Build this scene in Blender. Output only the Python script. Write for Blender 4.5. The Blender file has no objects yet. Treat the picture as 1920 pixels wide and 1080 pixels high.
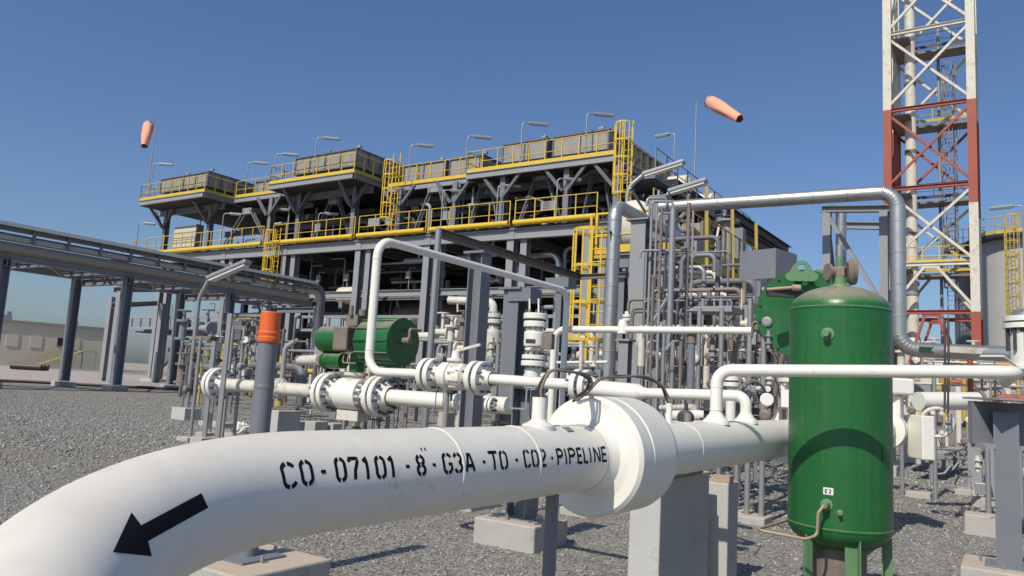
import bpy, math, random
import numpy as np
from mathutils import Vector, Matrix
R_ = math.radians
random.seed(7)
SC = bpy.context.scene
COL = SC.collection
# ------------------------------------------------------------------ camera
FPX, PITCH, ROLL, CAMH = 1420.0, R_(7.25), R_(3.26), 1.2
fw = Vector((0, math.cos(PITCH), math.sin(PITCH)))
_r0 = Vector((1, 0, 0)); _u0 = _r0.cross(fw)
RT = _r0*math.cos(ROLL)+_u0*math.sin(ROLL)
UP = -_r0*math.sin(ROLL)+_u0*math.cos(ROLL)
CAM = Vector((0, 0, CAMH))
cd = bpy.data.cameras.new('camera'); cam = bpy.data.objects.new('camera', cd); COL.objects.link(cam)
cd.sensor_width = 36; cd.lens = 36*FPX/1920; cd.clip_start = 0.05; cd.clip_end = 6000
cam.matrix_world = Matrix(((RT.x, UP.x, -fw.x, CAM.x), (RT.y, UP.y, -fw.y, CAM.y), (RT.z, UP.z, -fw.z, CAM.z), (0, 0, 0, 1)))
SC.camera = cam
# ------------------------------------------------------------------ sky, sun, exposure
SUN_EL, SUN_AZ = R_(46), R_(34.5+180)         # azimuth from +Y towards +X
to_sun = Vector((math.sin(SUN_AZ)*math.cos(SUN_EL), math.cos(SUN_AZ)*math.cos(SUN_EL), math.sin(SUN_EL)))
wd = bpy.data.worlds.new("World"); SC.world = wd; wd.use_nodes = True
nt = wd.node_tree; bg = nt.nodes['Background']
sky = nt.nodes.new('ShaderNodeTexSky'); sky.sky_type = 'NISHITA'; sky.sun_disc = False
sky.sun_elevation = SUN_EL; sky.sun_rotation = SUN_AZ
sky.altitude = 0; sky.air_density = 1.15; sky.dust_density = 1.3; sky.ozone_density = 2.0
tint = nt.nodes.new('ShaderNodeMix'); tint.data_type = 'RGBA'; tint.blend_type = 'MULTIPLY'; tint.inputs[0].default_value = 1; tint.inputs[7].default_value = (.66, .79, 1.02, 1)   # clear desert air
nt.links.new(sky.outputs[0], tint.inputs[6]); nt.links.new(tint.outputs[2], bg.inputs[0]); bg.inputs[1].default_value = 0.105
sd = bpy.data.lights.new('sun', 'SUN'); sd.energy = 4.3; sd.angle = R_(0.53); sd.color = (1, .94, .80)
sun = bpy.data.objects.new('sun', sd); COL.objects.link(sun); sun.location = (-20, -30, 40)
sun.rotation_euler = to_sun.to_track_quat('Z', 'Y').to_euler()
SC.view_settings.view_transform = 'Standard'; SC.view_settings.look = 'None'
SC.view_settings.exposure = -0.05; SC.view_settings.gamma = 1
# ------------------------------------------------------------------ pixel -> world measuring helpers
def ray(px, py): return fw+RT*((px-960)/FPX)-UP*((py-540)/FPX)
def W(px, py, Y): d = ray(px, py); return CAM+d*(Y/d.y)
def G(px, py, z=0.0): d = ray(px, py); return CAM+d*((z-CAMH)/d.z)
def PRJ(p):
    v = Vector(p)-CAM; k = v.dot(fw); return (960+FPX*v.dot(RT)/k, 540-FPX*v.dot(UP)/k)
def V(*a): return Vector(a)
D1 = V(math.sin(R_(56.5)), -math.cos(R_(56.5)), 0)     # along the facade, towards the right and nearer
D2 = V(math.sin(R_(33.5)), math.cos(R_(33.5)), 0)      # away from the camera
Z = V(0, 0, 1)
ORG = W(330, 475, 52); ORG.z = 0
def S(u, v, z): return ORG+D1*u+D2*v+Z*z               # structure coordinates
def FP(px, py, off=0):
    d = ray(px, py); t = ((ORG-CAM).dot(D2)+off)/d.dot(D2); return CAM+d*t
def UV(p): return (p-ORG).dot(D1), (p-ORG).dot(D2), p.z
# ------------------------------------------------------------------ materials
def mat(name, col, rough=.5, metal=0, var=.12, scale=6, bump=0, bscale=80, dirt=None, dirt_amt=.0, dscale=3, top=None, top_amt=0, spec=.5, streak=0):
    m = bpy.data.materials.new(name); m.use_nodes = True; n = m.node_tree.nodes; l = m.node_tree.links
    b = n['Principled BSDF']; b.inputs['Roughness'].default_value = rough; b.inputs['Metallic'].default_value = metal
    b.inputs['Specular IOR Level'].default_value = spec
    g = n.new('ShaderNodeNewGeometry')
    def noise(sc, det=4, vec=None, rgh=.6):
        t = n.new('ShaderNodeTexNoise'); t.inputs['Scale'].default_value = sc; t.inputs['Detail'].default_value = det
        t.inputs['Roughness'].default_value = rgh
        l.new(vec or g.outputs['Position'], t.inputs['Vector']); return t.outputs['Fac']
    def mix(f, a, c2):
        x = n.new('ShaderNodeMix'); x.data_type = 'RGBA'
        if hasattr(f, 'links'): l.new(f, x.inputs[0])
        else: x.inputs[0].default_value = f
        for i, q in ((6, a), (7, c2)):
            if hasattr(q, 'links'): l.new(q, x.inputs[i])
            else: x.inputs[i].default_value = (*q, 1)
        return x.outputs[2]
    def ramp(f, a, b2):
        r = n.new('ShaderNodeMapRange'); l.new(f, r.inputs[0]); r.inputs[1].default_value = a; r.inputs[2].default_value = b2; return r.outputs[0]
    lo = tuple(c*(1-var) for c in col); hi = tuple(min(1, c*(1+var)) for c in col)
    c = mix(noise(scale), lo, hi)
    if dirt_amt:
        f = ramp(noise(dscale, 8, rgh=.75), .62-dirt_amt*.25, .75)
        c = mix(f, c, dirt)
    if streak:
        mp = n.new('ShaderNodeMapping'); mp.inputs['Scale'].default_value = (14, 14, .7); l.new(g.outputs['Position'], mp.inputs[0])
        f = ramp(noise(1.6, 6, mp.outputs[0]), .5, .78)
        mu = n.new('ShaderNodeMath'); mu.operation = 'MULTIPLY'; l.new(f, mu.inputs[0]); mu.inputs[1].default_value = streak
        c = mix(mu.outputs[0], c, dirt or (.2, .17, .13))
    if top:                                     # dust that settled on upward facing surfaces
        sp = n.new('ShaderNodeSeparateXYZ'); l.new(g.outputs['Normal'], sp.inputs[0])
        f = ramp(sp.outputs[2], .35, .95); mu = n.new('ShaderNodeMath'); mu.operation = 'MULTIPLY'
        l.new(f, mu.inputs[0]); mm = n.new('ShaderNodeMath'); mm.operation = 'MULTIPLY'; l.new(noise(9, 5), mm.inputs[0]); mm.inputs[1].default_value = top_amt*1.7
        l.new(mm.outputs[0], mu.inputs[1]); c = mix(mu.outputs[0], c, top)
    l.new(c, b.inputs['Base Color'])
    rr = n.new('ShaderNodeMapRange'); l.new(noise(scale*2.3), rr.inputs[0]); rr.inputs[3].default_value = max(.03, rough-.1); rr.inputs[4].default_value = min(1, rough+.12)
    l.new(rr.outputs[0], b.inputs['Roughness'])
    if bump:
        bp = n.new('ShaderNodeBump'); bp.inputs['Strength'].default_value = bump; bp.inputs['Distance'].default_value = .01
        l.new(noise(bscale, 5), bp.inputs['Height']); l.new(bp.outputs[0], b.inputs['Normal'])
    return m
M = {}
M['white'] = mat('white_paint', (.80, .775, .70), .42, var=.04, scale=7, bump=.03, bscale=200, top=(.56, .47, .38), top_amt=.42, dirt=(.48, .42, .34), dirt_amt=.10, dscale=11, streak=.10)
M['cream'] = mat('aged_white_paint', (.64, .60, .53), .5, var=.08, bump=.06, bscale=90, top=(.50, .42, .33), top_amt=.6, dirt=(.33, .26, .19), dirt_amt=.35, dscale=9)
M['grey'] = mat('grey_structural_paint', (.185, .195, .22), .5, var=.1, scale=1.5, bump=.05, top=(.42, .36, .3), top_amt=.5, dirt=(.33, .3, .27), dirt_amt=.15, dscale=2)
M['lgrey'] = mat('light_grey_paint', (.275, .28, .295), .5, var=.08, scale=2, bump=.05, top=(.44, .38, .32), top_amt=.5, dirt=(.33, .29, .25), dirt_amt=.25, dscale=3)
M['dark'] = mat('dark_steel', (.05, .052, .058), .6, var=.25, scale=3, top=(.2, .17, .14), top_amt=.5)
M['yellow'] = mat('yellow_paint', (.66, .44, .035), .5, var=.1, scale=2, dirt=(.3, .2, .06), dirt_amt=.15, top=(.6, .45, .2), top_amt=.3)
M['yellowold'] = mat('dusty_yellow_paint', (.50, .36, .07), .6, var=.2, scale=1.5, dirt=(.2, .15, .08), dirt_amt=.35, top=(.4, .33, .22), top_amt=.5)
M['silver'] = mat('aluminium_cladding', (.50, .495, .48), .36, metal=.75, var=.1, scale=2.5, bump=.12, bscale=14, top=(.42, .35, .27), top_amt=.7, dirt=(.3, .25, .2), dirt_amt=.1)
M['galv'] = mat('galvanised_steel', (.33, .335, .335), .45, metal=.45, var=.12, scale=9, top=(.42, .35, .28), top_amt=.5)
M['green'] = mat('green_paint', (.012, .118, .028), .34, var=.22, scale=6, bump=.10, bscale=45, top=(.27, .24, .17), top_amt=1.25, dirt=(.10, .15, .08), dirt_amt=.10, dscale=9, streak=.34)
M['ltgreen'] = mat('pale_dusty_green_paint', (.11, .23, .11), .55, var=.15, scale=9, top=(.3, .28, .2), top_amt=.5, dirt=(.16, .2, .11), dirt_amt=.4, dscale=14)
M['orange'] = mat('orange_cap_plastic', (.74, .125, .02), .5, var=.12, scale=14, dirt=(.3, .1, .04), dirt_amt=.2, dscale=25, top=(.5, .3, .2), top_amt=.4)
M['bluegrey'] = mat('blue_grey_paint', (.17, .18, .205), .45, var=.06, scale=7, bump=.04, bscale=60, dirt=(.25, .24, .23), streak=.3)
M['concrete'] = mat('concrete', (.42, .405, .375), .85, var=.14, scale=7, bump=.35, bscale=70, top=(.50, .39, .29), top_amt=.8, dirt=(.25, .23, .21), dirt_amt=.25, dscale=6, spec=.2)
M['pier'] = mat('painted_concrete', (.47, .465, .44), .8, var=.1, scale=5, bump=.25, bscale=60, top=(.47, .37, .29), top_amt=.9, dirt=(.30, .28, .26), dirt_amt=.25, dscale=5, spec=.2)
M['red'] = mat('faded_red_paint', (.34, .075, .048), .6, var=.16, scale=2, dirt=(.22, .1, .07), dirt_amt=.3, dscale=3)
M['twhite'] = mat('weathered_white_paint', (.62, .58, .49), .6, var=.1, scale=2, dirt=(.28, .2, .14), dirt_amt=.38, dscale=2.5)
M['black'] = mat('black_stencil_paint', (.009, .009, .010), .7, var=.3, scale=60, spec=.15)
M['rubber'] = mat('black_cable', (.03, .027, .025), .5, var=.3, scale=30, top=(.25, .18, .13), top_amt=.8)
M['brown'] = mat('dusty_brown_steel', (.21, .17, .145), .6, metal=.1, var=.2, scale=4, top=(.33, .27, .21), top_amt=.7, dirt=(.12, .07, .05), dirt_amt=.3)
M['copper'] = mat('dusty_copper_tube', (.36, .27, .19), .55, metal=.2, var=.2, scale=30, top=(.45, .36, .26), top_amt=.5)
M['beige'] = mat('beige_cladding', (.56, .51, .40), .7, var=.05, scale=.6, dirt=(.35, .28, .2), dirt_amt=.15, dscale=1.0)
M['sheet'] = mat('grey_louvre_sheet', (.30, .288, .262), .6, metal=.1, var=.18, scale=2.5, bump=.3, bscale=5, top=(.45, .38, .3), top_amt=.5, dirt=(.14, .12, .1), dirt_amt=.3, dscale=2)
M['tube'] = mat('beige_insulation', (.36, .32, .27), .6, metal=.1, var=.15, scale=2, top=(.45, .38, .3), top_amt=.5)
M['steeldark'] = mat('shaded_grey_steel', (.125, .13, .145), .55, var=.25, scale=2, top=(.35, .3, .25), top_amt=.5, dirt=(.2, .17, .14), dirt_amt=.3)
M['tankgrey'] = mat('pale_grey_tank', (.43, .425, .42), .55, var=.06, scale=.8, dirt=(.3, .27, .24), streak=.4)
M['deckgrate'] = mat('dark_grating', (.04, .039, .038), .8, var=.2, scale=2)
M['ventgreen'] = mat('dark_green_plate', (.02, .07, .04), .5)
M['black0'] = mat('interior_dark', (.018, .018, .02), .7, var=.3, scale=1)  # near black colour stands in for the deep shade inside the structure
M['sock'] = mat('salmon_fabric', (.82, .36, .23), .8, var=.06, scale=3)
M['sockin'] = mat('dark_red_fabric', (.12, .02, .012), .9)
M['glassdark'] = mat('dark_window', (.02, .022, .026), .15)
M['dial'] = mat('white_dial', (.75, .75, .73), .3, var=.02)
M['bluebolt'] = mat('blue_coated_bolts', (.10, .12, .17), .4, metal=.4, var=.3, scale=40)
M['bag'] = mat('white_plastic_sheet', (.72, .72, .72), .35, var=.05)
M['blue'] = mat('faded_blue_paint', (.08, .17, .36), .5)
M['lens'] = mat('lamp_lens', (.62, .62, .58), .25, var=.05)
M['bottle'] = mat('label_plate_green', (.04, .15, .08), .5)
M['wood'] = mat('weathered_timber', (.40, .31, .23), .8, var=.2, scale=20, bump=.2)
# ------------------------------------------------------------------ mesh builder
def frame(ax, up=Z):
    a = ax.normalized()
    if abs(a.dot(up)) > .97: up = V(0, 1, 0) if abs(a.y) < .9 else V(1, 0, 0)
    s = a.cross(up).normalized(); t = s.cross(a).normalized(); return a, s, t
class MB:
    def __init__(s): s.v = []; s.f = []; s.sm = []
    def add(s, vs, fs, smooth=False):
        o = len(s.v); s.v += [tuple(x) for x in vs]; s.f += [tuple(i+o for i in f) for f in fs]; s.sm += [smooth]*len(fs)
    def obox(s, c, ax, ay, az):          # half-extent vectors
        vs = [c+ax*i+ay*j+az*k for i in (-1, 1) for j in (-1, 1) for k in (-1, 1)]
        s.add(vs, [(0, 1, 3, 2), (4, 6, 7, 5), (0, 4, 5, 1), (2, 3, 7, 6), (0, 2, 6, 4), (1, 5, 7, 3)]); return s
    def box(s, c, sx, sy, sz, x=D1, y=D2): return s.obox(Vector(c), x*(sx/2), y*(sy/2), Z*(sz/2))
    def wbox(s, c, sx, sy, sz): return s.box(c, sx, sy, sz, V(1, 0, 0), V(0, 1, 0))
    def bar(s, a, b, w, h=None, up=Z):
        a = Vector(a); b = Vector(b); h = h or w; A, S_, T_ = frame(b-a, up); return s.obox((a+b)/2, (b-a)/2, S_*(w/2), T_*(h/2))
    def hbeam(s, a, b, w, d, tf=None, up=Z):   # w flange width (side), d depth (along up-ish)
        a = Vector(a); b = Vector(b); tf = tf or d*.09; A, S_, T_ = frame(b-a, up)
        for k in (-1, 1): s.obox((a+b)/2+T_*(k*(d/2-tf/2)), (b-a)/2, S_*(w/2), T_*(tf/2))
        s.obox((a+b)/2, (b-a)/2-A*.002, S_*(tf*.4), T_*(d/2-tf)); return s
    def hcol(s, base, h, w, d, face=D2, tf=None):   # flanges normal to face
        b = Vector(base); tf = tf or d*.1; side = face.cross(Z)
        for k in (-1, 1): s.obox(b+Z*h/2+face*(k*(d/2-tf/2)), side*(w/2), face*(tf/2), Z*(h/2))
        s.obox(b+Z*h/2, side*(tf*.4), face*(d/2-tf), Z*(h/2-.001)); return s
    def ring(s, c, A, S_, T_, r, n): return [c+S_*(math.cos(2*math.pi*k/n)*r)+T_*(math.sin(2*math.pi*k/n)*r) for k in range(n)]
    def tube(s, path, r, n=12, cap=True, smooth=True):
        path = [Vector(p) for p in path]; rs = r if isinstance(r, (list, tuple)) else [r]*len(path)
        tang = []
        for i in range(len(path)):
            a = path[max(0, i-1)]; b = path[min(len(path)-1, i+1)]; tang.append((b-a).normalized())
        A, S_, T_ = frame(tang[0]); rings = []
        for i, p in enumerate(path):
            if i: q = tang[i-1].rotation_difference(tang[i]); S_ = q @ S_; T_ = q @ T_
            rings.append(s.ring(p, None, S_, T_, rs[i], n))
        vs = [v for g in rings for v in g]; fs = []
        for i in range(len(path)-1):
            for k in range(n): fs.append((i*n+k, i*n+(k+1) % n, (i+1)*n+(k+1) % n, (i+1)*n+k))
        s.add(vs, fs, smooth)
        if cap:
            s.add(rings[0], [tuple(range(n))[::-1]]); s.add(rings[-1], [tuple(range(n))])
        return s
    def cyl(s, a, b, r, n=12, cap=True): return s.tube([a, b], r, n, cap)
    def lathe(s, o, ax, prof, n=24, smooth=True, cap=True):
        o = Vector(o); A, S_, T_ = frame(Vector(ax)); pts = [(o+A*t, r) for t, r in prof]
        for i in range(len(pts)-1):           # every band keeps its own vertices, so edges stay crisp
            (p, r), (q, r2) = pts[i], pts[i+1]
            if (p-q).length < 1e-6 and abs(r-r2) < 1e-6: continue
            a = s.ring(p, A, S_, T_, max(r, 1e-5), n); b = s.ring(q, A, S_, T_, max(r2, 1e-5), n)
            s.add(a+b, [(k, (k+1) % n, n+(k+1) % n, n+k) for k in range(n)], smooth)
        if cap:
            if pts[0][1] > 1e-4: s.add(s.ring(pts[0][0], A, S_, T_, pts[0][1], n), [tuple(range(n))[::-1]])
            if pts[-1][1] > 1e-4: s.add(s.ring(pts[-1][0], A, S_, T_, pts[-1][1], n), [tuple(range(n))])
        return s
    def dome(s, o, ax, r, h, n=32, m=8, smooth=True):
        o = Vector(o); A, S_, T_ = frame(Vector(ax)); vs = []
        for i in range(m):
            a = math.pi/2*i/m; vs += s.ring(o+A*(h*math.sin(a)), A, S_, T_, r*math.cos(a), n)
        vs.append(o+A*h); fs = []
        for i in range(m-1):
            for k in range(n): fs.append((i*n+k, i*n+(k+1) % n, (i+1)*n+(k+1) % n, (i+1)*n+k))
        for k in range(n): fs.append(((m-1)*n+k, (m-1)*n+(k+1) % n, len(vs)-1))
        s.add(vs, fs, smooth); return s
    def torus(s, c, ax, R, r, n=24, m=6, a0=0, a1=2*math.pi):
        A, S_, T_ = frame(Vector(ax)); full = abs(a1-a0-2*math.pi) < 1e-6; c = Vector(c)
        p = [c+S_*(math.cos(a0+(a1-a0)*k/n)*R)+T_*(math.sin(a0+(a1-a0)*k/n)*R) for k in range(n+1)]
        return s.tube(p, r, m, cap=not full)
    def prism(s, pts, ex):                # planar polygon extruded by ex
        n = len(pts); a = [Vector(p) for p in pts]; b = [p+ex for p in a]
        s.add(a+b, [tuple(range(n))[::-1], tuple(range(n, 2*n))]+[(k, (k+1) % n, n+(k+1) % n, n+k) for k in range(n)]); return s
    def bolts(s, c, ax, R, r, h, n=8, k0=.5):
        A, S_, T_ = frame(Vector(ax)); c = Vector(c)
        for k in range(n):
            a = 2*math.pi*(k+k0)/n; p = c+S_*(math.cos(a)*R)+T_*(math.sin(a)*R); s.tube([p-A*h, p+A*h], r, 6, True, False)
        return s
    def build(s, name, m, parent=None, bevel=0, origin=None):
        off = Vector(origin) if origin is not None else V(0, 0, 0)
        if parent is not None:
            off = Vector(parent.get('_w', (0, 0, 0)))
        me = bpy.data.meshes.new(name)
        me.from_pydata([(a-off.x, b-off.y, c-off.z) for a, b, c in s.v], [], s.f); me.update()
        me.polygons.foreach_set('use_smooth', s.sm)
        import bmesh
        bm = bmesh.new(); bm.from_mesh(me); bmesh.ops.recalc_face_normals(bm, faces=bm.faces); bm.to_mesh(me); bm.free()
        me.materials.append(M[m] if isinstance(m, str) else m)
        o = bpy.data.objects.new(name, me); COL.objects.link(o)
        if parent is not None: o.parent = parent
        else: o.location = off
        o['_w'] = tuple(off)
        if bevel:
            bv = o.modifiers.new('bevel', 'BEVEL'); bv.width = bevel; bv.segments = 2; bv.limit_method = 'ANGLE'; bv.angle_limit = R_(50)
        return o
def bend(pts, R=.1, n=7):
    pts = [Vector(p) for p in pts]; out = [pts[0]]
    for i in range(1, len(pts)-1):
        a, b, c = pts[i-1:i+2]; d0 = (a-b).normalized(); d1 = (c-b).normalized()
        ang = math.acos(max(-1, min(1, d0.dot(d1)))); 
        if ang > 3.05: out.append(b); continue
        r = R; t = r/math.tan(ang/2); mx = min((a-b).length, (c-b).length)*.49
        if t > mx: t = mx; r = t*math.tan(ang/2)
        cen = b+(d0+d1).normalized()*(r/math.sin(ang/2)); p0 = b+d0*t; p1 = b+d1*t
        v0 = p0-cen; v1 = p1-cen; tot = v0.angle(v1); axx = v0.cross(v1).normalized()
        for k in range(n+1): out.append(cen+Matrix.Rotation(tot*k/n, 3, axx) @ v0)
    out.append(pts[-1]); return out
def tag(o, label=None, cat=None, group=None, kind=None):
    for k, x in (('label', label), ('category', cat), ('group', group), ('kind', kind)):
        if x: o[k] = x
    return o
def T(name, label, cat, loc=(0, 0, 0), group=None):
    o = bpy.data.objects.new(name, None); COL.objects.link(o); o.location = Vector(loc); o.empty_display_size = .2
    o['_w'] = tuple(loc); return tag(o, label, cat, group)
def struct(name, mb, m): o = mb.build(name, m); o['kind'] = 'structure'; return o
def copy_tree(o, parent=None):
    c = o.copy(); COL.objects.link(c); c.parent = parent
    for ch in [x for x in list(bpy.data.objects) if x.parent == o]: copy_tree(ch, c)
    return c
def railing(mb, pts, h=1.1, sp=1.5, r=.024, toe=None, mids=1):
    pts = [Vector(p) for p in pts]
    for a, b in zip(pts, pts[1:]):
        L = (b-a).length; n = max(1, round(L/sp))
        for k in range(n+1):
            p = a+(b-a)*(k/n); mb.bar(p, p+Z*h, r*2, r*2, D1)
        mb.tube([a+Z*h, b+Z*h], r, 6)
        for q in range(mids): mb.tube([a+Z*h*(q+1)/(mids+1), b+Z*h*(q+1)/(mids+1)], r*.8, 6)
        if toe: mb.bar(a+Z*toe/2, b+Z*toe/2, .02, toe)
    return mb
def cage_ladder(root, base, h, out, m='yellow', w=.5, cage_from=2.2, R=.38, hs=.9, r=.028):
    """ladder at base (Vector) rising h, cage bulging towards out (unit horizontal)"""
    side = out.cross(Z).normalized(); a = MB()
    for k in (-1, 1): a.bar(base+side*k*w/2, base+side*k*w/2+Z*h, .06, .03, out)
    a.build('side_rails', m, root)
    b = MB(); n = int(h/.3)
    for i in range(1, n): b.tube([base-side*w/2+Z*i*.3, base+side*w/2+Z*i*.3], .016, 6)
    b.build('rungs', m, root)
    c = MB(); c0 = base+out*R*1.02; z = cage_from; zs = []
    while z < h+.01: zs.append(z); z += hs
    for z in zs:
        p = [base-side*w/2+Z*z]+[c0+side*(-math.cos(t)*R)+out*(math.sin(t)*R)+Z*z for t in [math.pi*k/10 for k in range(11)]]+[base+side*w/2+Z*z]
        for i in range(len(p)-1): c.bar(p[i], p[i+1], .012, .07)
    for t in [math.pi*k/6 for k in range(7)]:
        q = c0+side*(-math.cos(t)*R)+out*(math.sin(t)*R); c.bar(q+Z*zs[0], q+Z*zs[-1], .04, .012, out)
    c.build('cage', m, root)
# ================================================================== SETTING
def ground_mat():
    m = bpy.data.materials.new('crushed_stone'); m.use_nodes = True; n = m.node_tree.nodes; l = m.node_tree.links; b = n['Principled BSDF']
    b.inputs['Roughness'].default_value = .9; b.inputs['Specular IOR Level'].default_value = .15
    g = n.new('ShaderNodeNewGeometry')
    def vor(sc, ft='F1'):
        t = n.new('ShaderNodeTexVoronoi'); t.inputs['Scale'].default_value = sc; t.feature = ft; l.new(g.outputs['Position'], t.inputs['Vector']); return t
    def noi(sc, d=4):
        t = n.new('ShaderNodeTexNoise'); t.inputs['Scale'].default_value = sc; t.inputs['Detail'].default_value = d; l.new(g.outputs['Position'], t.inputs['Vector']); return t.outputs['Fac']
    v1 = vor(40); v2 = vor(85)
    r = n.new('ShaderNodeValToRGB'); e = r.color_ramp.elements
    sp = n.new('ShaderNodeSeparateColor'); l.new(v1.outputs['Color'], sp.inputs[0]); l.new(sp.outputs[0], r.inputs[0])
    e[0].color = (.165, .161, .149, 1); e[1].color = (.435, .43, .40, 1)
    for p, c in ((.3, (.236, .232, .216, 1)), (.55, (.288, .280, .262, 1)), (.8, (.35, .345, .322, 1))): x = e.new(p); x.color = c
    big = noi(.16, 5); mx = n.new('ShaderNodeMix'); mx.data_type = 'RGBA'; mx.blend_type = 'MULTIPLY'
    rr = n.new('ShaderNodeValToRGB'); l.new(big, rr.inputs[0]); rr.color_ramp.elements[0].position = .35; rr.color_ramp.elements[1].position = .68
    rr.color_ramp.elements[0].color = (.93, .84, .79, 1); rr.color_ramp.elements[1].color = (.98, .99, .98, 1)
    mx.inputs[0].default_value = 1; l.new(r.outputs[0], mx.inputs[6]); l.new(rr.outputs[0], mx.inputs[7])
    l.new(mx.outputs[2], b.inputs['Base Color'])
    ad = n.new('ShaderNodeMath'); ad.operation = 'ADD'; l.new(v1.outputs['Distance'], ad.inputs[0]); l.new(v2.outputs['Distance'], ad.inputs[1])
    bp = n.new('ShaderNodeBump'); bp.invert = True; bp.inputs['Strength'].default_value = .7; bp.inputs['Distance'].default_value = .02
    l.new(ad.outputs[0], bp.inputs['Height']); l.new(bp.outputs[0], b.inputs['Normal'])
    return m
M['gravel'] = ground_mat()
M['road'] = mat('dusty_hardstanding', (.40, .345, .325), .9, var=.12, scale=.25, bump=.3, bscale=8, dirt=(.2, .17, .16), dirt_amt=.3, dscale=.3, spec=.1)
M['sand'] = mat('desert_sand', (.36, .30, .25), .95, var=.1, scale=.02, spec=.1)
g = MB(); g.add([(-3000, -200, 0), (3000, -200, 0), (3000, 5000, 0), (-3000, 5000, 0)], [(0, 1, 2, 3)]); struct('ground', g, 'gravel')
g = MB(); a_, b_ = G(-400, 694), G(420, 735)
dr = (b_-a_).normalized(); far = V(-dr.y, dr.x, 0)
a_ -= dr*120; g.add([a_+Z*.004, b_+dr*3+Z*.004, b_+dr*3+far*30+Z*.004, a_+far*160+Z*.004], [(0, 1, 2, 3)]); struct('road', g, 'road')
g = MB(); g.add([(-3000, 135, .006), (3000, 135, .006), (3000, 4990, .006), (-3000, 4990, .006)], [(0, 1, 2, 3)]); struct('desert', g, 'sand')
# loose stones lying on the gravel near the camera
def stones():
    rng = np.random.default_rng(3); ico = []
    import bmesh
    bm = bmesh.new(); bmesh.ops.create_icosphere(bm, subdivisions=1, radius=1); base = np.array([v.co[:] for v in bm.verts]); faces = np.array([[v.index for v in f.verts] for f in bm.faces]); bm.free()
    kinds = []
    for k in range(10):
        d = base*(1+rng.uniform(-.32, .32, (len(base), 1)))*np.array([1, rng.uniform(.6, .95), rng.uniform(.45, .75)]); kinds.append(d)
    P = []; want = 130000
    while len(P) < want:
        q = rng.random(8000)**1.0; Y = 2.6+q*24; dens = np.minimum(1, (7/Y)**1.1)
        X = rng.uniform(-1, 1, 8000)*(Y*.74+.4); keep = rng.random(8000) < dens*(Y/26.6+.14)
        P += list(zip(X[keep], Y[keep]))
    P = np.array(P[:want]); n = len(P)
    sz = rng.lognormal(math.log(.0076), .38, n)*np.clip(P[:, 1]/7, .85, 1.7); sz = np.clip(sz, .005, .03)
    ang = rng.uniform(0, 6.28, n); kk = rng.integers(0, 10, n)
    K = np.array(kinds)[kk]; c, s_ = np.cos(ang), np.sin(ang)
    tl = rng.normal(0, .35, n)
    x = K[:, :, 0]*c[:, None]-K[:, :, 1]*s_[:, None]; y = K[:, :, 0]*s_[:, None]+K[:, :, 1]*c[:, None]; z = K[:, :, 2]+x*np.sin(tl)[:, None]
    vs = np.stack([x*sz[:, None]+P[:, 0, None], y*sz[:, None]+P[:, 1, None], (z*sz[:, None])+(sz*.35)[:, None]], -1).reshape(-1, 3)
    nv = len(base); fs = (faces[None]+(np.arange(n)*nv)[:, None, None]).reshape(-1, 3)
    me = bpy.data.meshes.new('gravel_stones'); me.vertices.add(len(vs)); me.vertices.foreach_set('co', vs.astype(np.float32).ravel())
    me.loops.add(fs.size); me.loops.foreach_set('vertex_index', fs.astype(np.int32).ravel())
    me.polygons.add(len(fs)); me.polygons.foreach_set('loop_start', np.arange(0, fs.size, 3, dtype=np.int32))
    me.update(calc_edges=True); 
    m = bpy.data.materials.new('stone'); m.use_nodes = True; nn = m.node_tree.nodes; l = m.node_tree.links; b = nn['Principled BSDF']; b.inputs['Roughness'].default_value = .9
    b.inputs['Specular IOR Level'].default_value = .2
    g2 = nn.new('ShaderNodeNewGeometry'); r = nn.new('ShaderNodeValToRGB'); l.new(g2.outputs['Random Per Island'], r.inputs[0]); e = r.color_ramp.elements
    e[0].color = (.205, .201, .188, 1); e[1].color = (.445, .44, .41, 1)
    for p, cc in ((.35, (.264, .259, .243, 1)), (.6, (.312, .296, .275, 1)), (.85, (.368, .362, .34, 1))): q2 = e.new(p); q2.color = cc
    l.new(r.outputs[0], b.inputs['Base Color']); me.materials.append(m)
    o = bpy.data.objects.new('gravel_stones', me); COL.objects.link(o)
    tag(o, 'loose grey and brown crushed stones covering the ground', 'gravel', None, 'stuff')
stones()
# ================================================================== BIG PROCESS STRUCTURE
def U(px, py=600, off=0): return UV(FP(px, py, off))[0]
ZW, ZD = 8.85, 12.0
UL, UR = -3.2, 35.4
ps = T('process_structure', 'long grey steel process structure with yellow railed walkway across the middle of the yard', 'steel structure', S(16, 0, 0))
lowcols = [U(x) for x in (300, 416, 532, 672, 803, 962, 1110)]
for u in lowcols:
    for v in (0, 7, 14, 21):
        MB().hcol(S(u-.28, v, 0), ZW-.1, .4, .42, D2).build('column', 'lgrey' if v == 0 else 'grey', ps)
        if v == 0: MB().hcol(S(u+.42, v+.1, 0), ZW-.1, .36, .4, D2).build('column', 'lgrey', ps)
        MB().box(S(u, v, .1), 1.7, .9, .22).build('column_base', 'concrete', ps, bevel=.02)
upx = (305, 387, 500, 553, 656, 742, 845, 935, 1055, 1150)
upcols = [U(x, 420) for x in upx]
for u in upcols:
    for v in (0, 8, 16):
        if v and u < 3: continue
        MB().hcol(S(u, v+.3, ZW), ZD-ZW+(.1 if u < 18 and v < 10 else -.35), .3, .34, D2).build('upper_column', 'grey' if v == 0 else 'steeldark', ps)
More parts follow.
